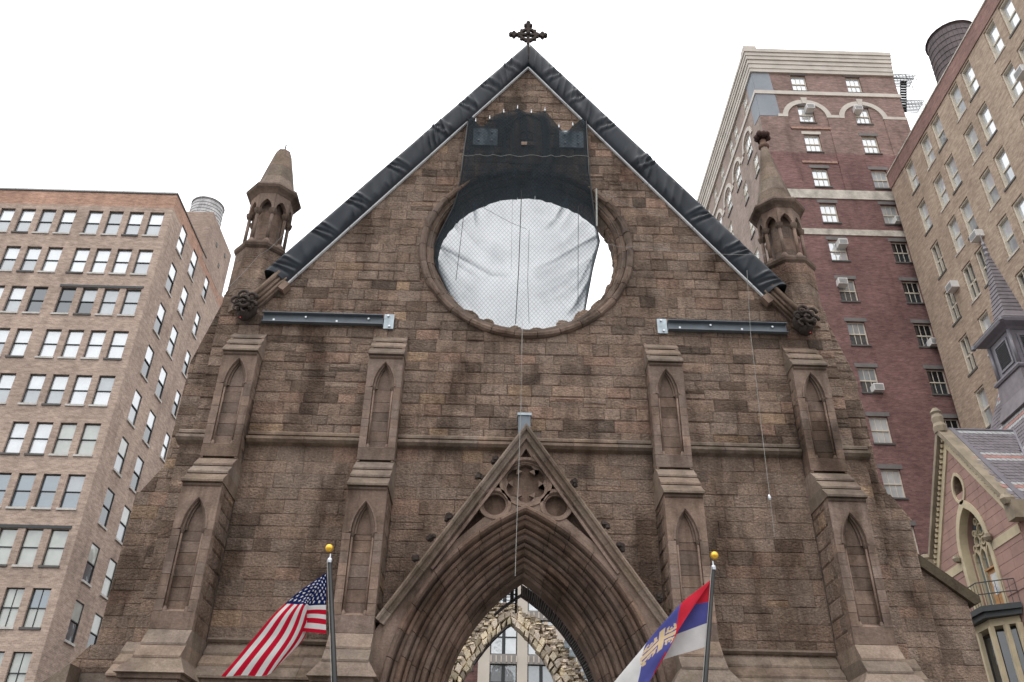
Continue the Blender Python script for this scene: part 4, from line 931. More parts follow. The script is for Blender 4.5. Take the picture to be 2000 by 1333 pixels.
def window(parent, off, fr, u0, u1, z0, z1, gt='gW', gb='gW', frame='framedark', sill='sill', rec=.2, fw=.06, mun=0, lintel=None, rail=.5, sillw=.08, deep=.05):
    mb = MB(); n0, n1 = -rec - .02, -rec + deep; zm = z0 + (z1 - z0) * rail
    mb.fbox(fr, u0, u0 + fw, z0, z1, n0, n1); mb.fbox(fr, u1 - fw, u1, z0, z1, n0, n1)
    mb.fbox(fr, u0 + fw, u1 - fw, z1 - fw, z1, n0, n1); mb.fbox(fr, u0 + fw, u1 - fw, z0, z0 + fw, n0, n1); mb.fbox(fr, u0 + fw, u1 - fw, zm - fw * .55, zm + fw * .55, n0, min(n1, -rec + .05) + .02)
    for k in range(mun):
        u = u0 + fw + (u1 - u0 - 2 * fw) * (k + 1) / (mun + 1); mb.fbox(fr, u - .02, u + .02, z0 + fw, zm - fw * .55, n0 + .03, n1 - .01); mb.fbox(fr, u - .02, u + .02, zm + fw * .55, z1 - fw, n0 + .03, n1 - .01)
    w_ = mb.build('window', frame, parent); w_.location = off
    for (a, b, g_, dn) in ((z0 + fw, zm - fw * .55, gb, 0), (zm + fw * .55, z1 - fw, gt, .015)):
        mb = MB(); mb.fbox(fr, u0 + fw, u1 - fw, a, b, n0 - .02 + dn, n0 + .015 + dn); mb.build('pane', g_, w_)
    if sill: mb = MB(); mb.fbox(fr, u0 - .07, u1 + .07, z0 - .13, z0 - .005, -.15, sillw); mb.build('sill', sill, w_)
    if lintel: mb = MB(); mb.fbox(fr, u0 - .15, u1 + .15, z1 + .005, z1 + .3, -.1, .035); mb.build('lintel', lintel, w_)
    return w_
def pick(*a):
    return random.choices([x for x, _ in a], [y for _, y in a])[0]

# --- brick loft building on the left
LX, LY, LZ = -24.78, 26.4, 44.0
lb = thing('loft_building', 'tan brick loft building with rows of wide sash windows and a rooftop tank', 'building', (LX - 12, LY + 12, 0)); lo = Vector((-LX + 12, -LY - 12, 0))
FL, FS = FY(LY), FXp(LX)
ops = []; wins = []
gl = {0: (('gW', 3), ('gL', 1)), 1: (('gW', 1),), 2: (('gW', 3), ('gL', 2), ('gD', 1)), 3: (('gW', 1),), 4: (('gW', 4), ('gL', 1)), 5: (('gW', 3), ('gC', 2)), 6: (('gB', 4), ('gL', 1)), 7: (('gC', 1),), 8: (('gC', 2), ('gB', 1)), 9: (('gC', 2), ('gL', 1))}
gb_ = {0: (('gL', 1),), 1: (('gW', 4), ('gL', 1)), 2: (('gD', 2), ('gW', 1), ('gL', 2)), 3: (('gW', 3), ('gL', 1)), 4: (('gW', 2), ('gL', 1)), 5: (('gW', 3), ('gC', 2)), 6: (('gB', 3), ('gD', 1)), 7: (('gC', 1),), 8: (('gC', 1),), 9: (('gC', 1),)}
for r in range(10):
    zt = 42.3 - 3.4 * r; lim = -37.6 + 1.13 * r - 2.6
    for k in range(12):
        xr = -25.3 - 1.463 * k - .44 * (k // 4)
        if xr - 1.03 < lim: break
        o = (xr - 1.03, xr, zt - 2.13, zt); ops.append(o)
        a, b = pick(*gl[r]), pick(*gb_[r])
        if r == 5: a = b = 'gC' if k < 2 else 'gW'
        wins.append((FL, o, a, b, 'sill' if random.random() < .7 else 'silld', 1 if r >= 8 else 0))
sops = []
for k, zt in enumerate((43.0, 39.5, 35.95, 32.45, 28.95, 25.5, 22.0, 18.5, 15.1)):
    for c, (a, b, hh) in enumerate(((28.5, 29.7, 2.25), (31.4, 32.6, 2.25), (34.9, 35.85, 1.95))):
        if c == 2 and k > 5: continue
        o = (a, b, zt - hh, zt); sops.append(o); up = 'gW' if k < 5 else pick(('gC', 2), ('gD', 1), ('gL', 1))
        wins.append((FS, o, up, pick(('gW', 2), ('gD', 3), ('gL', 2)) if k < 5 else pick(('gC', 1), ('gD', 2), ('gL', 1)), 'sill', 0))
mb = MB(); wall_open(mb, FL, -62, LX, 0, LZ, ops); mb.build('front_wall', 'brickL', lb, recalc=False).location = lo
mb = MB(); wall_open(mb, FS, LY, 62, 0, LZ, sops); mb.build('side_wall', 'brickL', lb, recalc=False).location = lo
mb = MB(); mb.box(-62, LX - .02, LY + .02, 62, LZ - .9, LZ - .7); mb.build('roof', 'lintel', lb).location = lo
mb = MB(); mb.box(-62, LX + .06, LY - .06, LY + .3, LZ + .005, LZ + .12); mb.box(LX - .3, LX + .06, LY + .3, 34.0, LZ + .005, LZ + .12); mb.build('parapet_coping', 'silld', lb).location = lo
mb = MB(); mb.tube([(x, LY + .6, LZ + .75) for x in (-60, LX - .3)], .025, 5)
for k in range(18): mb.tube([(LX - .3 - k * 2, LY + .6, LZ - .7), (LX - .3 - k * 2, LY + .6, LZ + .75)], .02, 5)
mb.build('roof_rail', 'sill', lb).location = lo
mb = MB(); mb.box(LX - 4.5, LX + .01, 33.2, 39.0, LZ - .5, 48.2); bh = mb.build('bulkhead', 'brickB', lb); bh.location = lo
for (a, z) in ((35.2, 46.3), (37.4, 46.9), (36.6, 45.2)): mb = MB(); mb.fbox(FS, a, a + .35, z, z + .35, .012, .05); mb.build('tie_plate', 'lintel', bh)
for r in (2, 7):
    zt = 42.3 - 3.4 * r; mb = MB(); mb.fbox(FL, -25.3 - 1.463 * 3 - 1.15, -25.2, zt + .02, zt + .2, -.05, .05); mb.build('steel_lintel', 'framedark', lb).location = lo
for F, o, a, b, s_, mu in wins: window(lb, lo, F, *o, a, b, 'framedark', s_, .2 if F is FL else .08, .045, mu)
def tank(name, label, c, r, z0, h, mat, cone, legs):
    t = thing(name, label, 'water tank', (c[0], c[1], legs)); off = Vector((-c[0], -c[1], -legs))
    n = 36
    for k in range(n):
        a0, a1 = 2 * math.pi * k / n + .004, 2 * math.pi * (k + 1) / n - .004; mb = MB(); g = rnd(.8, 1.2); v = []
        for z, f in ((z0, 1.), (z0 + h, .93)):
            for rr, aa in ((r * f, a0), (r * f, a1), (r * f - .08, a1), (r * f - .08, a0)): v.append((c[0] + rr * math.cos(aa), c[1] + rr * math.sin(aa), z))
        mb.hexa(v, (g, g, g)); mb.build('stave', mat, t).location = off
    for k in range(9):
        z = z0 + .15 + (h - .3) * (k / 8) ** 1.15; f = 1 - .07 * (z - z0) / h; mb = MB(); mb.tube([(c[0] + (r * f + .015) * math.cos(b * math.pi / 16), c[1] + (r * f + .015) * math.sin(b * math.pi / 16), z) for b in range(32)], .02, 4, ONE, 0, True); mb.build('hoop', 'framedark', t).location = off
    mb = MB(); mb.lathe([(r * 1.0, z0 + h), (r * .98, z0 + h + .08), (.1, z0 + h + cone)], (c[0], c[1], 0), 24); mb.build('lid', mat, t).location = off
    mb = MB(); mb.lathe([(r * .96, z0 - .12), (r * .96, z0 - .01)], (c[0], c[1], 0), 24); mb.build('floor', mat, t).location = off
    for k in range(6):
        a = math.pi / 3 * k; mb = MB(); x, y = c[0] + r * .8 * math.cos(a), c[1] + r * .8 * math.sin(a); mb.box(x - .1, x + .1, y - .1, y + .1, legs, z0 - .13); mb.build('leg', 'framedark', t).location = off
tank('water_tank', 'pale grey wooden water tank on the roof of the tan loft building', (-31.5, 47), 1.68, 57.2, 3.3, 'wood', .5, LZ - .7)

# --- dark red brick tower behind
TX, TY = 19.97, 27.5
tw = thing('brick_tower', 'dark red brick apartment tower with cream cornice, bands and arches', 'building', (26, 36, 0)); to = Vector((-26, -36, 0))
FT, FTS = FY(TY), FXm(TX)
ops = []; wins = []; cols = ((23.23, 24.5), (27.9, 29.15)); tops = (60.3, 56.6, 53.3, 49.6, 46.0, 42.4, 38.8, 35.15, 31.45, 27.75, 24.05, 20.35)
acs = []; AL = {}
ALt = {(1, 0): 'white air conditioner in the arched tower window nearest the grey cement patch', (1, 1): 'white air conditioner in the arched tower window nearest the fire escape', (5, 0): 'white air conditioner high in a tower window just below the lower cream band', (6, 0): 'white air conditioner at the top of a tower window, second below the cream bands', (8, 0): 'white air conditioner on the sill of a lower dark red tower window', (4, 1): 'small air conditioner on a tower window sill between the two rough cream bands', (7, 1): 'small air conditioner on a shaded tower window sill beside the tan building'}
for r, zt in enumerate(tops):
    for c, (a, b) in enumerate(cols):
        o = (a, b, zt - 1.92, zt); ops.append(o)
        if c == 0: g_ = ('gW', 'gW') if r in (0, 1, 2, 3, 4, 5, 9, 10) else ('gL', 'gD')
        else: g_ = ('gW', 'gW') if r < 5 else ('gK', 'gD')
        wins.append((FT, o, g_[0], g_[1], 'lintel' if r != 2 or c else 'cream'))
        if (r, c) in ((1, 0), (1, 1), (5, 0), (6, 0)): acs.append((FT, a + (.6 if (r, c) in ((1, 0), (5, 0)) else -.1), zt - .7)); AL[acs[-1]] = ALt[(r, c)]
        if (r, c) in ((8, 0), (4, 1), (7, 1)): acs.append((FT, a + .65, zt - 1.95)); AL[acs[-1]] = ALt[(r, c)]
sops = []
for r, zt in enumerate(tops[:9]):
    for c, y0 in enumerate((29.6, 33.0, 34.8, 38.3, 41.3, 44.2)):
        if r == 1 or (r > 1 and c == 2): continue
        o = (y0, y0 + 1.05, zt - 1.92, zt); sops.append(o); wins.append((FTS, o, 'gW', pick(('gW', 2), ('gL', 1)), None))
for y0 in (30.4, 34.0, 37.4, 41): o = (y0, y0 + 1.5, 54.2, 56.4); sops.append(o); wins.append((FTS, o, 'gW', 'gL', None))
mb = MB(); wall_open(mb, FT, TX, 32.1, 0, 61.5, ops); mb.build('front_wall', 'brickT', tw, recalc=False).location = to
mb = MB(); wall_open(mb, FTS, TY, 52, 0, 61.5, sops); mb.build('side_wall', 'brickS', tw, recalc=False).location = to
mb = MB(); mb.box(32.0, 32.09, TY + .02, 52, 0, 61.4); mb.box(TX + .05, 32.05, TY + .1, 52, 61.0, 61.3); mb.build('rear_shell', 'brickT', tw).location = to
for k, (z0, z1, pj) in enumerate(((60.45, 60.85, .16), (60.851, 61.35, .21), (61.351, 61.8, .27), (61.801, 62.2, .36), (62.201, 62.6, .42), (62.601, 63.0, .5))):
    mb = MB(); mb.box(TX - pj, 32.1 + pj * .2, TY - pj, TY + .5, z0, z1); mb.box(TX - pj, TX + .5, TY + .5, 52, z0, z1); mb.build('cornice_course', 'cream', tw).location = to
mb = MB(); mb.box(TX - .5, TX + .6, TY - .5, TY + .5, 63.01, 63.3); mb.build('corner_block', 'cream', tw).location = to
for z0, z1, m_, pj in ((57.85, 58.25, 'cream', .10), (46.42, 47.3, 'creamrough', .07), (42.85, 43.4, 'creamrough', .07)):
    mb = MB(); mb.box(TX - pj if z0 > 50 else TX + .0, 32.1 + pj, TY - pj, TY - .003, z0, z1)
    if z0 > 50: mb.box(TX - pj, TX - .003, TY, 52, z0, z1)
    mb.build('band_course', m_, tw).location = to
for cx in (23.87, 28.52):
    Rr = [(cx + 2.02 * math.cos(math.pi * i / 18), 55.2 + 2.02 * math.sin(math.pi * i / 18)) for i in range(19)]; Ri = [(cx + 1.6 * math.cos(math.pi * i / 18), 55.2 + 1.6 * math.sin(math.pi * i / 18)) for i in range(18, -1, -1)]
    mb = MB(); mb.plate(FT, -.05, .10, Rr + Ri); mb.plate(FT, -.05, .14, [(cx - .16, 56.78), (cx + .16, 56.78), (cx + .26, 57.45), (cx - .26, 57.45)]); mb.build('arch_band', 'cream', tw).location = to
for a, b in ((TX + 1.5, 21.87), (25.88, 26.51), (30.53, 32.1)): mb = MB(); mb.box(a, b, TY - .1, TY - .004, 55.2, 55.5); mb.build('impost_band', 'cream', tw).location = to
for a, b in ((TX, 22.25), (25.5, 26.9), (30.15, 32.1)): mb = MB(); mb.box(a, b, TY - .07, TY - .002, 47.32, 55.19); mb.build('pilaster', 'brickT', tw).location = to
for yc in (31.1, 34.75, 38.15, 41.7):
    Rr = [(yc + 1.45 * math.cos(math.pi * i / 14), 55.7 + 1.45 * math.sin(math.pi * i / 14)) for i in range(15)]; Ri = [(yc + 1.1 * math.cos(math.pi * i / 14), 55.7 + 1.1 * math.sin(math.pi * i / 14)) for i in range(14, -1, -1)]
    mb = MB(); mb.plate(FTS, -.05, .10, Rr + Ri); mb.build('arch_band', 'cream', tw).location = to
    if yc < 41: mb = MB(); mb.fbox(FTS, yc + 1.46, yc + 2.2, 55.4, 55.75, 0, .09); mb.build('impost_band', 'cream', tw).location = to
mb = MB(); mb.plate(FT, 0, .03, [(TX - .0, 55.3), (TX + 1.7, 55.3), (TX + 1.6, 57.84), (TX + 1.45, 60.44), (TX, 60.44)]); mb.plate(FTS, 0, .03, [(TY, 55.3), (TY + 1.4, 55.6), (TY + 1.6, 60.44), (TY, 60.44)]); mb.build('cement_patch', 'greypatch', tw).location = to
for (a, b, z) in ((22.6, 25.4, 50.1), (22.3, 25.6, 53.85)): mb = MB(); mb.fbox(FT, a, b, z, z + .22, 0, .012 + .06 * 0 + .075); mb.build('relieving_arch', 'orange', tw).location = to
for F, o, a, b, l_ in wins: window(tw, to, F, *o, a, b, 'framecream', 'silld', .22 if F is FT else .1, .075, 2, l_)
def ac(fr, u, z, label, w_=.62, h=.42, d=.45):
    P_ = Vector(fr(u + w_ / 2, z, .1)); t = thing('air_conditioner', label, 'air conditioner', P_, 'window air conditioners'); off = -P_
    mb = MB(); mb.fbox(fr, u, u + w_, z, z + h, -.18, d); mb.build('case', 'acwhite', t).location = off
    mb = MB()
    for k in range(5): mb.fbox(fr, u + .05, u + w_ - .05, z + .05 + k * (h - .1) / 5, z + .05 + (k + .6) * (h - .1) / 5, d + .001, d + .012)
    mb.build('grille', 'acgrille', t).location = off
for F, u, z in acs: ac(F, u, z, AL[(F, u, z)], .66, .5)
fe = thing('fire_escape', 'black iron fire escape at the top corner of the dark red tower', 'fire escape', (34, 28.6, 58)); fo = Vector((-34, -28.6, -58))
for k, z in enumerate((61.4, 58.2)):
    mb = MB(); x0 = 32.15
    for j in range(9): mb.box(x0, x0 + 2.3, 28.0 + j * .16, 28.06 + j * .16, z, z + .05)
    mb.build('platform', 'framedark', fe).location = fo
    mb = MB()
    for zz in (.5, 1.0):
        mb.tube([(x0, 28, z + zz - 1.0), (x0 + 2.3, 28, z + zz - 1.0), (x0 + 2.3, 29.3, z + zz - 1.0)], .03, 4); 
    for j in range(9): mb.tube([(x0 + 2.3 * j / 8, 28, z - 1), (x0 + 2.3 * j / 8, 28, z + .02)], .02, 4)
    for j in range(4): mb.tube([(x0 + 2.3, 28 + .4 * j, z - 1), (x0 + 2.3, 28 + .4 * j, z + .02)], .02, 4)
    mb.build('railing', 'framedark', fe).location = fo
mb = MB()
for dx in (0, .5): mb.tube([(32.5 + dx, 28.6, 57.4), (33.4 + dx, 28.6, 61.4)], .04, 4)
for j in range(12): mb.box(32.5 + .075 * j, 33.05 + .075 * j, 28.5, 28.7, 57.6 + j * .32, 57.65 + j * .32)
mb.build('stair', 'framedark', fe).location = fo
mb = MB(); mb.tube([(33.9, 28.5, 62.4), (32.7, 28.5, 61.4)], .02, 4); mb.tube([(33.9, 28.5, 62.4), (34.5, 28.6, 58.4)], .02, 4); mb.tube([(33.9, 28.5, 62.5), (33.9, 28.5, 61.4)], .02, 4); mb.build('stay_wire', 'rope', fe).location = fo

# --- tan brick building on the right
AX = 28.73
tn = thing('tan_building', 'tall tan brick building with pairs of cream-framed windows and red parapet', 'building', (36, 12, 0)); no_ = Vector((-36, -12, 0))
FN = FXm(AX); ops = []; wins = []
cy_ = ((23.3, 24.4), (20.7, 21.85), (18.95, 20.1), (16.2, 17.35), (14.45, 15.6), (11.35, 12.5), (9.55, 10.7), (6.6, 7.7))
for k in range(9):
    zt = 46.85 - 3.78 * k
    for c, (a, b) in enumerate(cy_):
        if c > 5 + (k < 4) + (k < 2): continue
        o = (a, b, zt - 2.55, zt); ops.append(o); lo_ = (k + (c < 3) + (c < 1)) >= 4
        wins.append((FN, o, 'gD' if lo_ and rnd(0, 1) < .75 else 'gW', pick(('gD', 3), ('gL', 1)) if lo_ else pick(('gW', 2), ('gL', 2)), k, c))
mb = MB(); wall_open(mb, FN, -2, 26.8, 0, 48.2, ops, .3); mb.build('side_wall', 'brickY', tn, recalc=False).location = no_
mb = MB(); mb.box(AX + .02, 50, 26.6, 26.79, 0, 48.1); mb.box(AX + .02, 50, -2, -1.8, 0, 48.1); mb.box(AX + .35, 50, -1.8, 26.6, 47.0, 47.2); mb.build('shell', 'brickY', tn).location = no_
mb = MB(); mb.box(AX - .07, AX + .3, -2, 26.86, 47.0, 48.3); mb.box(AX + .3, 50, 26.5, 26.86, 47.2, 48.3); mb.build('parapet', 'coping', tn).location = no_
mb = MB(); mb.box(AX - .12, AX + .35, -2, 26.9, 48.305, 48.42); mb.build('parapet_cap', 'creamrough', tn).location = no_
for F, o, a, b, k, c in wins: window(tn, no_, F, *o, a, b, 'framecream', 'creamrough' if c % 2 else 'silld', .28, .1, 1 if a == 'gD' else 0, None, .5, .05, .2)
for (u, z, lab) in ((18.6, 35.75, 'white air conditioner on the tan brick wall above the slate spirelet tip'), (22.5, 34.7, 'white air conditioner at the top of a tan building window near its far corner'), (10.3, 40.9, 'white air conditioner high on the tan brick wall under the red parapet')): ac(FN, u, z, lab, .75, .5, .5)
tank('water_tank', 'dark brown wooden water tank rising behind the tan building parapet', (32.9, 20.5), 1.9, 51.7, 4.7, 'woodd', .7, 47.2)

# --- polychrome parish house with cross gable and fleche
GX = 21.29; GY = 16.1
an = thing('parish_house', 'pink and yellow stone gothic parish house with slate roof and louvred spirelet', 'building', (25, 15, 0)); ao = Vector((-25, -15, 0))
FA = FXm(GX)
def A(mb, name, mat, parent=an, smooth=False):
    o = mb.build(name, mat, parent, smooth)
    if parent is an: o.location = ao
    return o
win = lancet(GY - .0, 1.15, 12.2, 15.1, 17.0, 10)
ves = [p for p in arc_pts(.44, 17.95, 18.6, 6, -1)]; vesica = [(GY + p[0], p[1]) for p in ves] + [(GY - p[0], p[1]) for p in reversed(ves[:-1])] + [(GY - p[0], 35.9 - p[1]) for p in ves[1:]] + [(GY + p[0], 35.9 - p[1]) for p in reversed(ves[1:-1])]
mb = MB(); mb.plate(FA, -.75, -.03, [(GY - 3.75, 0), (GY - 3.75, 15.75), (GY, 20.9), (GY + 3.75, 15.75), (GY + 3.75, 0)], [win, dedupe(vesica)]); gw = A(mb, 'gable_wall', 'pink')
for rct in ashlar(GY - 3.7, GY + 3.7, 12.4, 20.6, .42, (.7, 1.2), 0):
    q = rct
    for s in (1, -1): q = clip(q, -1.373 * s, -1, -(20.35 + 1.373 * s * GY))
    if len(q) < 3: continue
    c = cent(q); dx = c[0] - GY
    if abs(dx) < 2.6 and 12 < c[1] < 17.6:
        if c[1] < 15.1:
            if abs(dx) < 1.0: q = None
            else: q = clip(q, 1 if dx > 0 else -1, 0, (GY + 1.2) if dx > 0 else -(GY - 1.2))
        else:
            s = 1 if dx > 0 else -1; rr = 2.14; ex, ez = c[0] - (GY - s * .99), c[1] - 15.1; d = math.hypot(ex, ez); q = clip(q, ex / d, ez / d, 2.2 + ex / d * (GY - s * .99) + ez / d * 15.1)
    elif math.hypot(dx, c[1] - 17.95) < 1.0:
        d = math.hypot(dx, c[1] - 17.95) or 1; q = clip(q, dx / d, (c[1] - 17.95) / d, .52 + dx / d * GY + (c[1] - 17.95) / d * 17.95)
    if q and len(q) > 2 and area(q) > .02: mb = MB(); stone(mb, q, FA, .0, ONE, .002, .008) and A(mb, 'stone', 'pink', gw)
def band(name, pts_o, pts_i, n0, n1, mat): mb = MB(); mb.plate(FA, n0, n1, pts_o, [pts_i]); return A(mb, name, mat)
band('window_surround', lancet(GY, 1.4, 12.1, 15.1, 17.4, 10), lancet(GY, 1.14, 12.2, 15.1, 16.98, 10), -.35, .05, 'yellow')
big = [(GY + (p[0] - GY) * 1.3, 17.95 + (p[1] - 17.95) * 1.25) for p in dedupe(vesica)]; band('vesica_surround', big, dedupe(vesica), -.35, .05, 'yellow')
for s in (-1, 1):
    mb = MB(); mb.prism([(GY, 20.5), (GY + s * 3.75, 15.35), (GY + s * 3.75, 14.85), (GY, 20.0)], lambda p, x: (x, p[0], p[1]), GX - .06, GX + .1); A(mb, 'rake_band', 'yellow')
    mb = MB(); mb.prism([(GY, 21.16), (GY + s * 4.0, 15.66), (GY + s * 4.0, 15.36), (GY, 20.80)], lambda p, x: (x, p[0], p[1]), GX - .32, GX + .35); A(mb, 'coping', 'tanstone')
    for k in range(24):
        f = (k + .5) / 24; mb = MB(); y, z = GY + s * 3.75 * f, 20.60 - 5.15 * f; mb.box(GX - .16, GX - .0, y - .05, y + .05, z - .08, z + .1); A(mb, 'dentil', 'yellow')
    mb = MB(); mb.box(GX - .4, GX + .4, GY + s * 4.0 - .3, GY + s * 4.0 + .3, 14.9, 15.7); mb.ball((GX - .35, GY + s * 4.0, 15.8), .3, ONE, 8, (1, 1, 1), .15); A(mb, 'kneeler', 'tanstone')
    mb = MB(); mb.fbox(FA, min(GY + s * 1.45, GY + s * 3.7), max(GY + s * 1.45, GY + s * 3.7), 14.45, 14.85, 0, .035); A(mb, 'impost_band', 'yellow')
    mb = MB(); mb.ball((GX - .15, GY + s * 1.5, 15.0), .2, ONE, 8, (1, 1, 1), .2); A(mb, 'label_stop', 'tanstone')
mb = MB(); mb.lathe([(.3, 20.9), (.34, 21.2), (.26, 21.4), (.3, 21.7), (.22, 21.9), (.3, 22.0), (.12, 22.25)], (GX - .1, GY, 0), 8); A(mb, 'apex_finial', 'tanstone')
# gothic window: tracery and glass, door
mb = MB(); mb.plate(FA, -.66, -.61, lancet(GY, 1.13, 12.2, 15.1, 16.97, 10)); A(mb, 'window_glass', 'gB')
tr = MB()
for k in range(5): u = GY - 1.1 + k * .55; tr.fbox(FA, u - .05, u + .05, 12.2, 15.1, -.61, -.44)
for k in range(4):
    o_ = lancet(GY - .825 + k * .55, .275, 14.7, 14.75, 15.25, 5); i_ = lancet(GY - .825 + k * .55, .2, 14.7, 14.75, 15.12, 5); tr.plate(FA, -.61, -.46, [o_[0]] + o_[1:-1] + [o_[-1]] + i_[::-1])
for (dy, dz, r) in ((-.5, 15.55, .27), (.5, 15.55, .27), (0, 15.95, .3), (-.22, 16.4, .17), (.25, 16.4, .17), (0, 15.42, .2), (-.85, 15.3, .16), (.85, 15.3, .16), (-.3, 15.85, .14), (.32, 15.85, .14), (-.62, 15.95, .15), (.62, 15.95, .15), (0, 16.65, .14), (-.28, 15.3, .1), (.28, 15.3, .1)): tr.plate(FA, -.61, -.47, circle(GY + dy, dz, r, 14), [circle(GY + dy, dz, r - .07, 14)])
A(tr, 'window_tracery', 'yellow')
mb = MB(); mb.plate(FA, -.5, -.45, dedupe(vesica)); A(mb, 'vesica_glass', 'gD')
mb = MB(); mb.plate(FA, -.45, -.36, circle(GY - .1, 18.15, .24, 14), [circle(GY - .1, 18.15, .15, 14)]); mb.plate(FA, -.45, -.36, circle(GY - .05, 17.7, .22, 14), [circle(GY - .05, 17.7, .14, 14)]); A(mb, 'vesica_tracery', 'yellow')
mb = MB(); mb.fbox(FA, 15.3, 16.15, 12.05, 13.95, -.44, -.3); mb.fbox(FA, 15.25, 16.2, 13.95, 14.02, -.46, -.2); dr = A(mb, 'door', 'oak')
mb = MB(); mb.fbox(FA, 15.45, 16.0, 12.85, 13.75, -.3, -.29); A(mb, 'door_pane', 'gW', dr)
# balcony on a stone bay
def bay(p, off): return [(GX - .02, GY - 1.9 - off), (GX - .9 - off, GY - 1.1 - off), (GX - .9 - off, GY + 1.1 + off), (GX - .02, GY + 1.9 + off)]
for z0, z1, of, m_, nm in ((11.72, 11.95, .42, 'framedark', 'balcony_floor'), (11.5, 11.71, .3, 'framedark', 'bay_cornice'), (11.2, 11.49, .02, 'yellow', 'bay_head')):  # floor and cornice near-black: deep shadow of the underside put into the colour
    mb = MB(); mb.prism(bay(0, of), lambda p, z: (p[0], p[1], z), z0, z1); A(mb, nm, m_)
bp = bay(0, 0)
for (x, y) in bp[:1] + bp[1:3] + bp[3:] + [((bp[1][0]), GY), ((bp[0][0] + bp[1][0]) / 2, (bp[0][1] + bp[1][1]) / 2)]:
    mb = MB(); mb.box(x - .09 if x < GX - .1 else x - .2, x + .09 if x < GX - .1 else x, y - .09, y + .09, 0, 11.19); A(mb, 'bay_mullion', 'yellow')
mb = MB(); mb.prism(bay(0, -.45), lambda p, z: (p[0], p[1], z), 0, 11.18); A(mb, 'bay_glass', 'gK')
bq = bay(0, .36); 
for z in (12.45, 12.95): mb = MB(); mb.tube([(x, y, z) for x, y in bq], .025, 5); A(mb, 'balcony_rail', 'framedark')
for (a, b) in zip(bq, bq[1:]):
    L = math.hypot(b[0] - a[0], b[1] - a[1]); n = max(2, int(L / .22))
    for k in range(n): f = k / n; mb = MB(); x, y = a[0] + (b[0] - a[0]) * f, a[1] + (b[1] - a[1]) * f; mb.tube([(x, y, 11.9), (x, y, 12.95)], .013, 4); A(mb, 'baluster', 'framedark')
# slate roofs
def slates(P0, du, dv, nu, nv, hw, hh, clipf, name):
    P0, du, dv = Vector(P0), Vector(du).normalized(), Vector(dv).normalized(); nrm = du.cross(dv).normalized()
    if nrm.z < 0: nrm = -nrm
    mb = MB()
    for j in range(nv):
        r = (j % 10); mi = 1 if r in (3, 5) else (2 if r == 4 else 0)
        for i in range(-1, nu + 1):
            u = i * hw + (hw / 2 if j % 2 else 0); c = P0 + du * (u + hw / 2) + dv * ((j + .5) * hh)
            if not clipf(c): continue
            t0 = nrm * rnd(.022, .034); t1 = nrm * .004; a = P0 + du * (u + .008) + dv * (j * hh - .035); b = P0 + du * (u + hw - .008) + dv * (j * hh - .035); m = P0 + du * (u + hw / 2) + dv * (j * hh - .09)
            c0 = P0 + du * (u + hw - .008) + dv * ((j + 1) * hh); d0 = P0 + du * (u + .008) + dv * ((j + 1) * hh)
            mb.add([a + t0, m + t0, b + t0, c0 + t1, d0 + t1, a - nrm * .01, m - nrm * .01, b - nrm * .01], [(0, 1, 2, 3, 4), (0, 5, 6, 1), (1, 6, 7, 2)], ONE, mi)
    return stuff(A(mb, name, ['slate', 'slatelight', 'slatered']))
RZ = 21.05; XR = 24.9
mb = MB()
for s in (-1, 1): mb.add([(GX, GY, RZ), (XR, GY, RZ), (22.6, GY + s * 3.9, 15.75), (GX, GY + s * 3.9, 15.75)], [(0, 1, 2, 3)])
A(mb, 'cross_roof_deck', 'slate')
k_ = Vector((0, -3.9, -5.3)).normalized()
xv = lambda c: c.x < XR - (RZ - c.z) * (XR - 22.6) / 5.3 - .08
slates((GX + .3, GY - 3.9, 15.8), (1, 0, 0), (0, 3.9, 5.3), 16, 24, .24, .27, lambda c: xv(c) and c.z < RZ - .05, 'slate_courses')
mb = MB(); mb.tube([(GX, GY, RZ + .05), (XR, GY, RZ + .05)], .07, 6); A(mb, 'ridge_roll', 'lead')
mb = MB()
for s in (-1,): mb.tube([(XR, GY, RZ + .03), (22.6, GY + s * 3.9, 15.8)], .09, 6)
A(mb, 'valley_flashing', 'lead')
mb = MB(); mb.prism([(GX + .34, 21.2), (GX + .6, 21.2), (GX + .6, 21.0), (GX + .34, 21.0)], lambda p, a: (p[0], GY - 3.95 * a, p[1] - 5.37 * a), 0, 1); A(mb, 'verge_flashing', 'lead')
MS = (RZ - 15.8) / (XR - 22.6)
def mroof(x): return 15.8 + (x - 22.6) * MS
XT = 27.6
mb = MB(); mb.add([(22.6, 8, mroof(22.6)), (22.6, 19.8, mroof(22.6)), (XT, 18.6, mroof(XT)), (XT, 8, mroof(XT)), (31.0 - 3, 8, mroof(XT) - 2), (28, 19, mroof(XT) - 2)], [(0, 1, 2, 3), (3, 2, 5, 4)]); A(mb, 'main_roof_deck', 'slate')
slates((22.6, 8.1, 15.8), (0, 1, 0), (XT - 22.6, 0, mroof(XT) - 15.8), 50, 44, .24, .27, lambda c: c.y < 19.7 - (c.z - 15.8) * .11 and c.z < mroof(XT) and (abs(c.y - GY) > (RZ - c.z) * 3.9 / 5.3 - .1), 'main_slate_courses')
mb = MB(); mb.box(22.2, 28.5, 8.2, 19.6, 0, 15.7); A(mb, 'main_wall', 'pink')
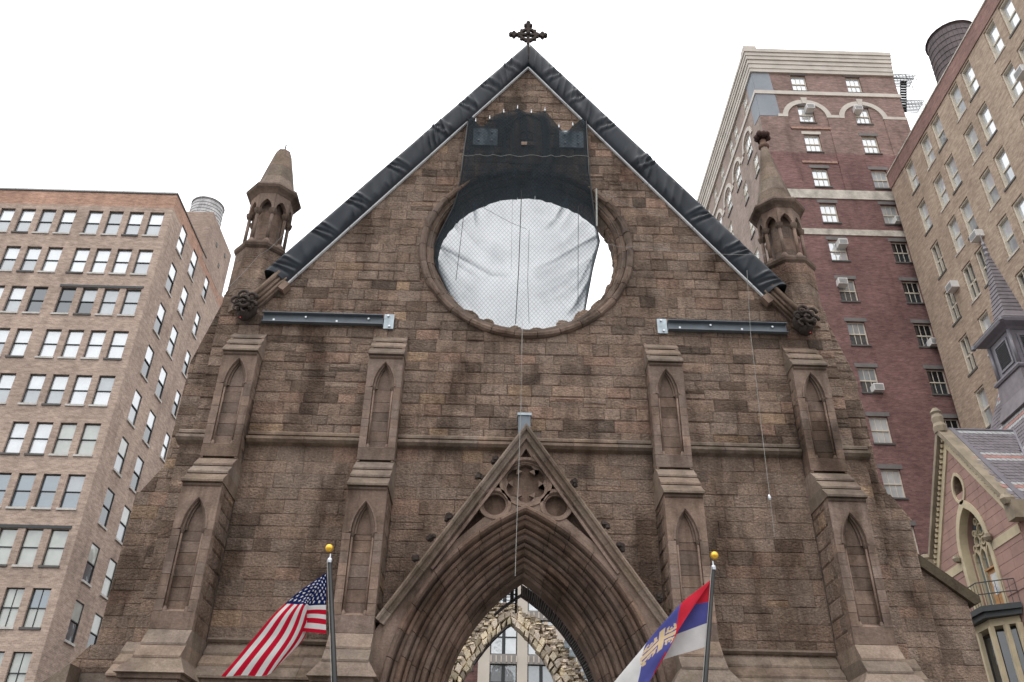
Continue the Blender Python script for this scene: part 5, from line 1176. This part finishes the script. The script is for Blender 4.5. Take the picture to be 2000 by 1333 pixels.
# fleche
fx, fy = 26.65, 16.1
def sq(prof, name, mat, n=4): mb = MB(); mb.lathe([(r * 1.4142, z) for r, z in prof], (fx, fy, 0), 4, R(45)); return A(mb, name, mat)
sq([(1.45, 22.2), (1.2, 23.1), (1.12, 24.2)], 'fleche_skirt', 'slate'); sq([(1.2, 24.2), (1.25, 24.3), (1.2, 24.42), (1.12, 24.45)], 'fleche_sill', 'lead')
sq([(.95, 24.45), (.95, 26.55)], 'fleche_body', 'lead')
for s in (-1, 1):
    for t in (-1, 1): mb = MB(); mb.tube([(fx + s * 1.0, fy + t * 1.0, 24.45), (fx + s * 1.0, fy + t * 1.0, 26.5)], .1, 8); A(mb, 'corner_shaft', 'lead', an, True)
for F, c in ((FY(fy - .95), fx), (FXm(fx - .95), fy)):
    mb = MB(); mb.plate(F, 0, .06, [(c - .62, 24.75), (c + .62, 24.75), (c + .62, 26.3), (c - .62, 26.3)], [[(c - .5, 24.87), (c + .5, 24.87), (c + .5, 26.18), (c - .5, 26.18)]]); lv_ = A(mb, 'louvre_frame', 'lead')
    for k in range(11): mb = MB(); z = 24.9 + k * .117; mb.prism([(.0, z), (.05, z - .03), (.05, z), (.0, z + .05)], lambda p, u, F=F: F(u, p[1], p[0]), c - .49, c + .49); A(mb, 'louvre_slat', 'framedark', lv_)
sq([(1.0, 26.55), (1.12, 26.65), (1.45, 26.8), (1.5, 26.95), (1.48, 27.05)], 'fleche_cornice', 'lead'); sq([(1.5, 27.05), (1.1, 27.3), (.72, 27.7), (.52, 28.1)], 'fleche_flare', 'slate'); sq([(.52, 28.1), (.08, 32.1)], 'spirelet', 'slate')
for j in range(15):
    f = j / 15; r0 = .52 - .44 * f + .002; r1 = .52 - .44 * (f + .9 / 15) + .028; z0, z1 = 28.1 + 4.0 * f, 28.1 + 4.0 * (f + .9 / 15)
    sq([(r0 + .03, z0), (r1 - .02, z1)], 'slate_course', 'slate')
mb = MB(); mb.lathe([(.1, 32.1), (.16, 32.25), (.08, 32.45), (.15, 32.6), (.07, 32.8), (.12, 32.95), (.05, 33.15), (.02, 33.7)], (fx, fy, 0), 8); A(mb, 'finial', 'lead')
mb = MB()
for s in (-1, 1):
    for t in (-1, 1): mb.ball((fx + s * 1.5, fy + t * 1.5, 26.85), .16, ONE, 6, (1, 1, 1.2), .15)
A(mb, 'corner_crocket', 'lead')

# --- pale office building seen through the portal
bb = thing('office_building', 'pale beige office block with paired black sash windows seen through the portal', 'building', (5, 56, 0)); bo = Vector((-5, -56, 0)); FB = FY(52)
ops = []; wins = []
for r in range(7):
    zt = 24.1 - 3.58 * r
    for c in range(4): a = -1.0 + 3.1 * c; ops.append((a, a + 2.24, zt - 2.85, zt))
mb = MB(); wall_open(mb, FB, -1.95, 12, 0, 30, ops, .4); mb.build('front_wall', 'beige', bb, recalc=False).location = bo
mb = MB(); mb.box(-1.93, 12, 52.6, 62, 0, 29.9); mb.build('body', 'beige', bb).location = bo
for i, o in enumerate(ops):
    up = o[3] > 18.5; m = (o[0] + o[1]) / 2
    for a, b in ((o[0], m - .05), (m + .05, o[1])): window(bb, bo, FB, a, b, o[2], o[3], 'gW' if up else 'gL', 'gW' if up else 'gL', 'framedark', None, .25, .09)
    mb = MB(); mb.fbox(FB, m - .05, m + .05, o[2], o[3], -.3, -.12); mb.build('mullion', 'framedark', bb).location = bo
    mb = MB(); mb.fbox(FB, o[0], o[1], o[2] - .74, o[2] - .02, .003, .05); sp_ = mb.build('spandrel', 'spandrel', bb); sp_.location = bo
    for k in range(6): mb = MB(); u = o[0] + .05 + k * .42; mb.fbox(FB, u, u + .1, o[2] - .62, o[2] - .12, .051, .12); mb.build('spandrel_fin', 'beige', sp_)
db = thing('rear_building', 'dark brown building beside the pale office block seen through the portal', 'building', (-9, 56, 0)); do = Vector((9, -56, 0)); FD = FY(53)
ops = [(-3.6 - 2.2 * c, -2.4 - 2.2 * c, 22 - 3.4 * r - 2, 22 - 3.4 * r) for r in range(6) for c in range(3)]
mb = MB(); wall_open(mb, FD, -14, -1.97, 0, 26, ops); mb.build('front_wall', 'brickT', db, recalc=False).location = do
for o in ops: window(db, do, FD, *o, 'gD', 'gL', 'framedark', 'silld')
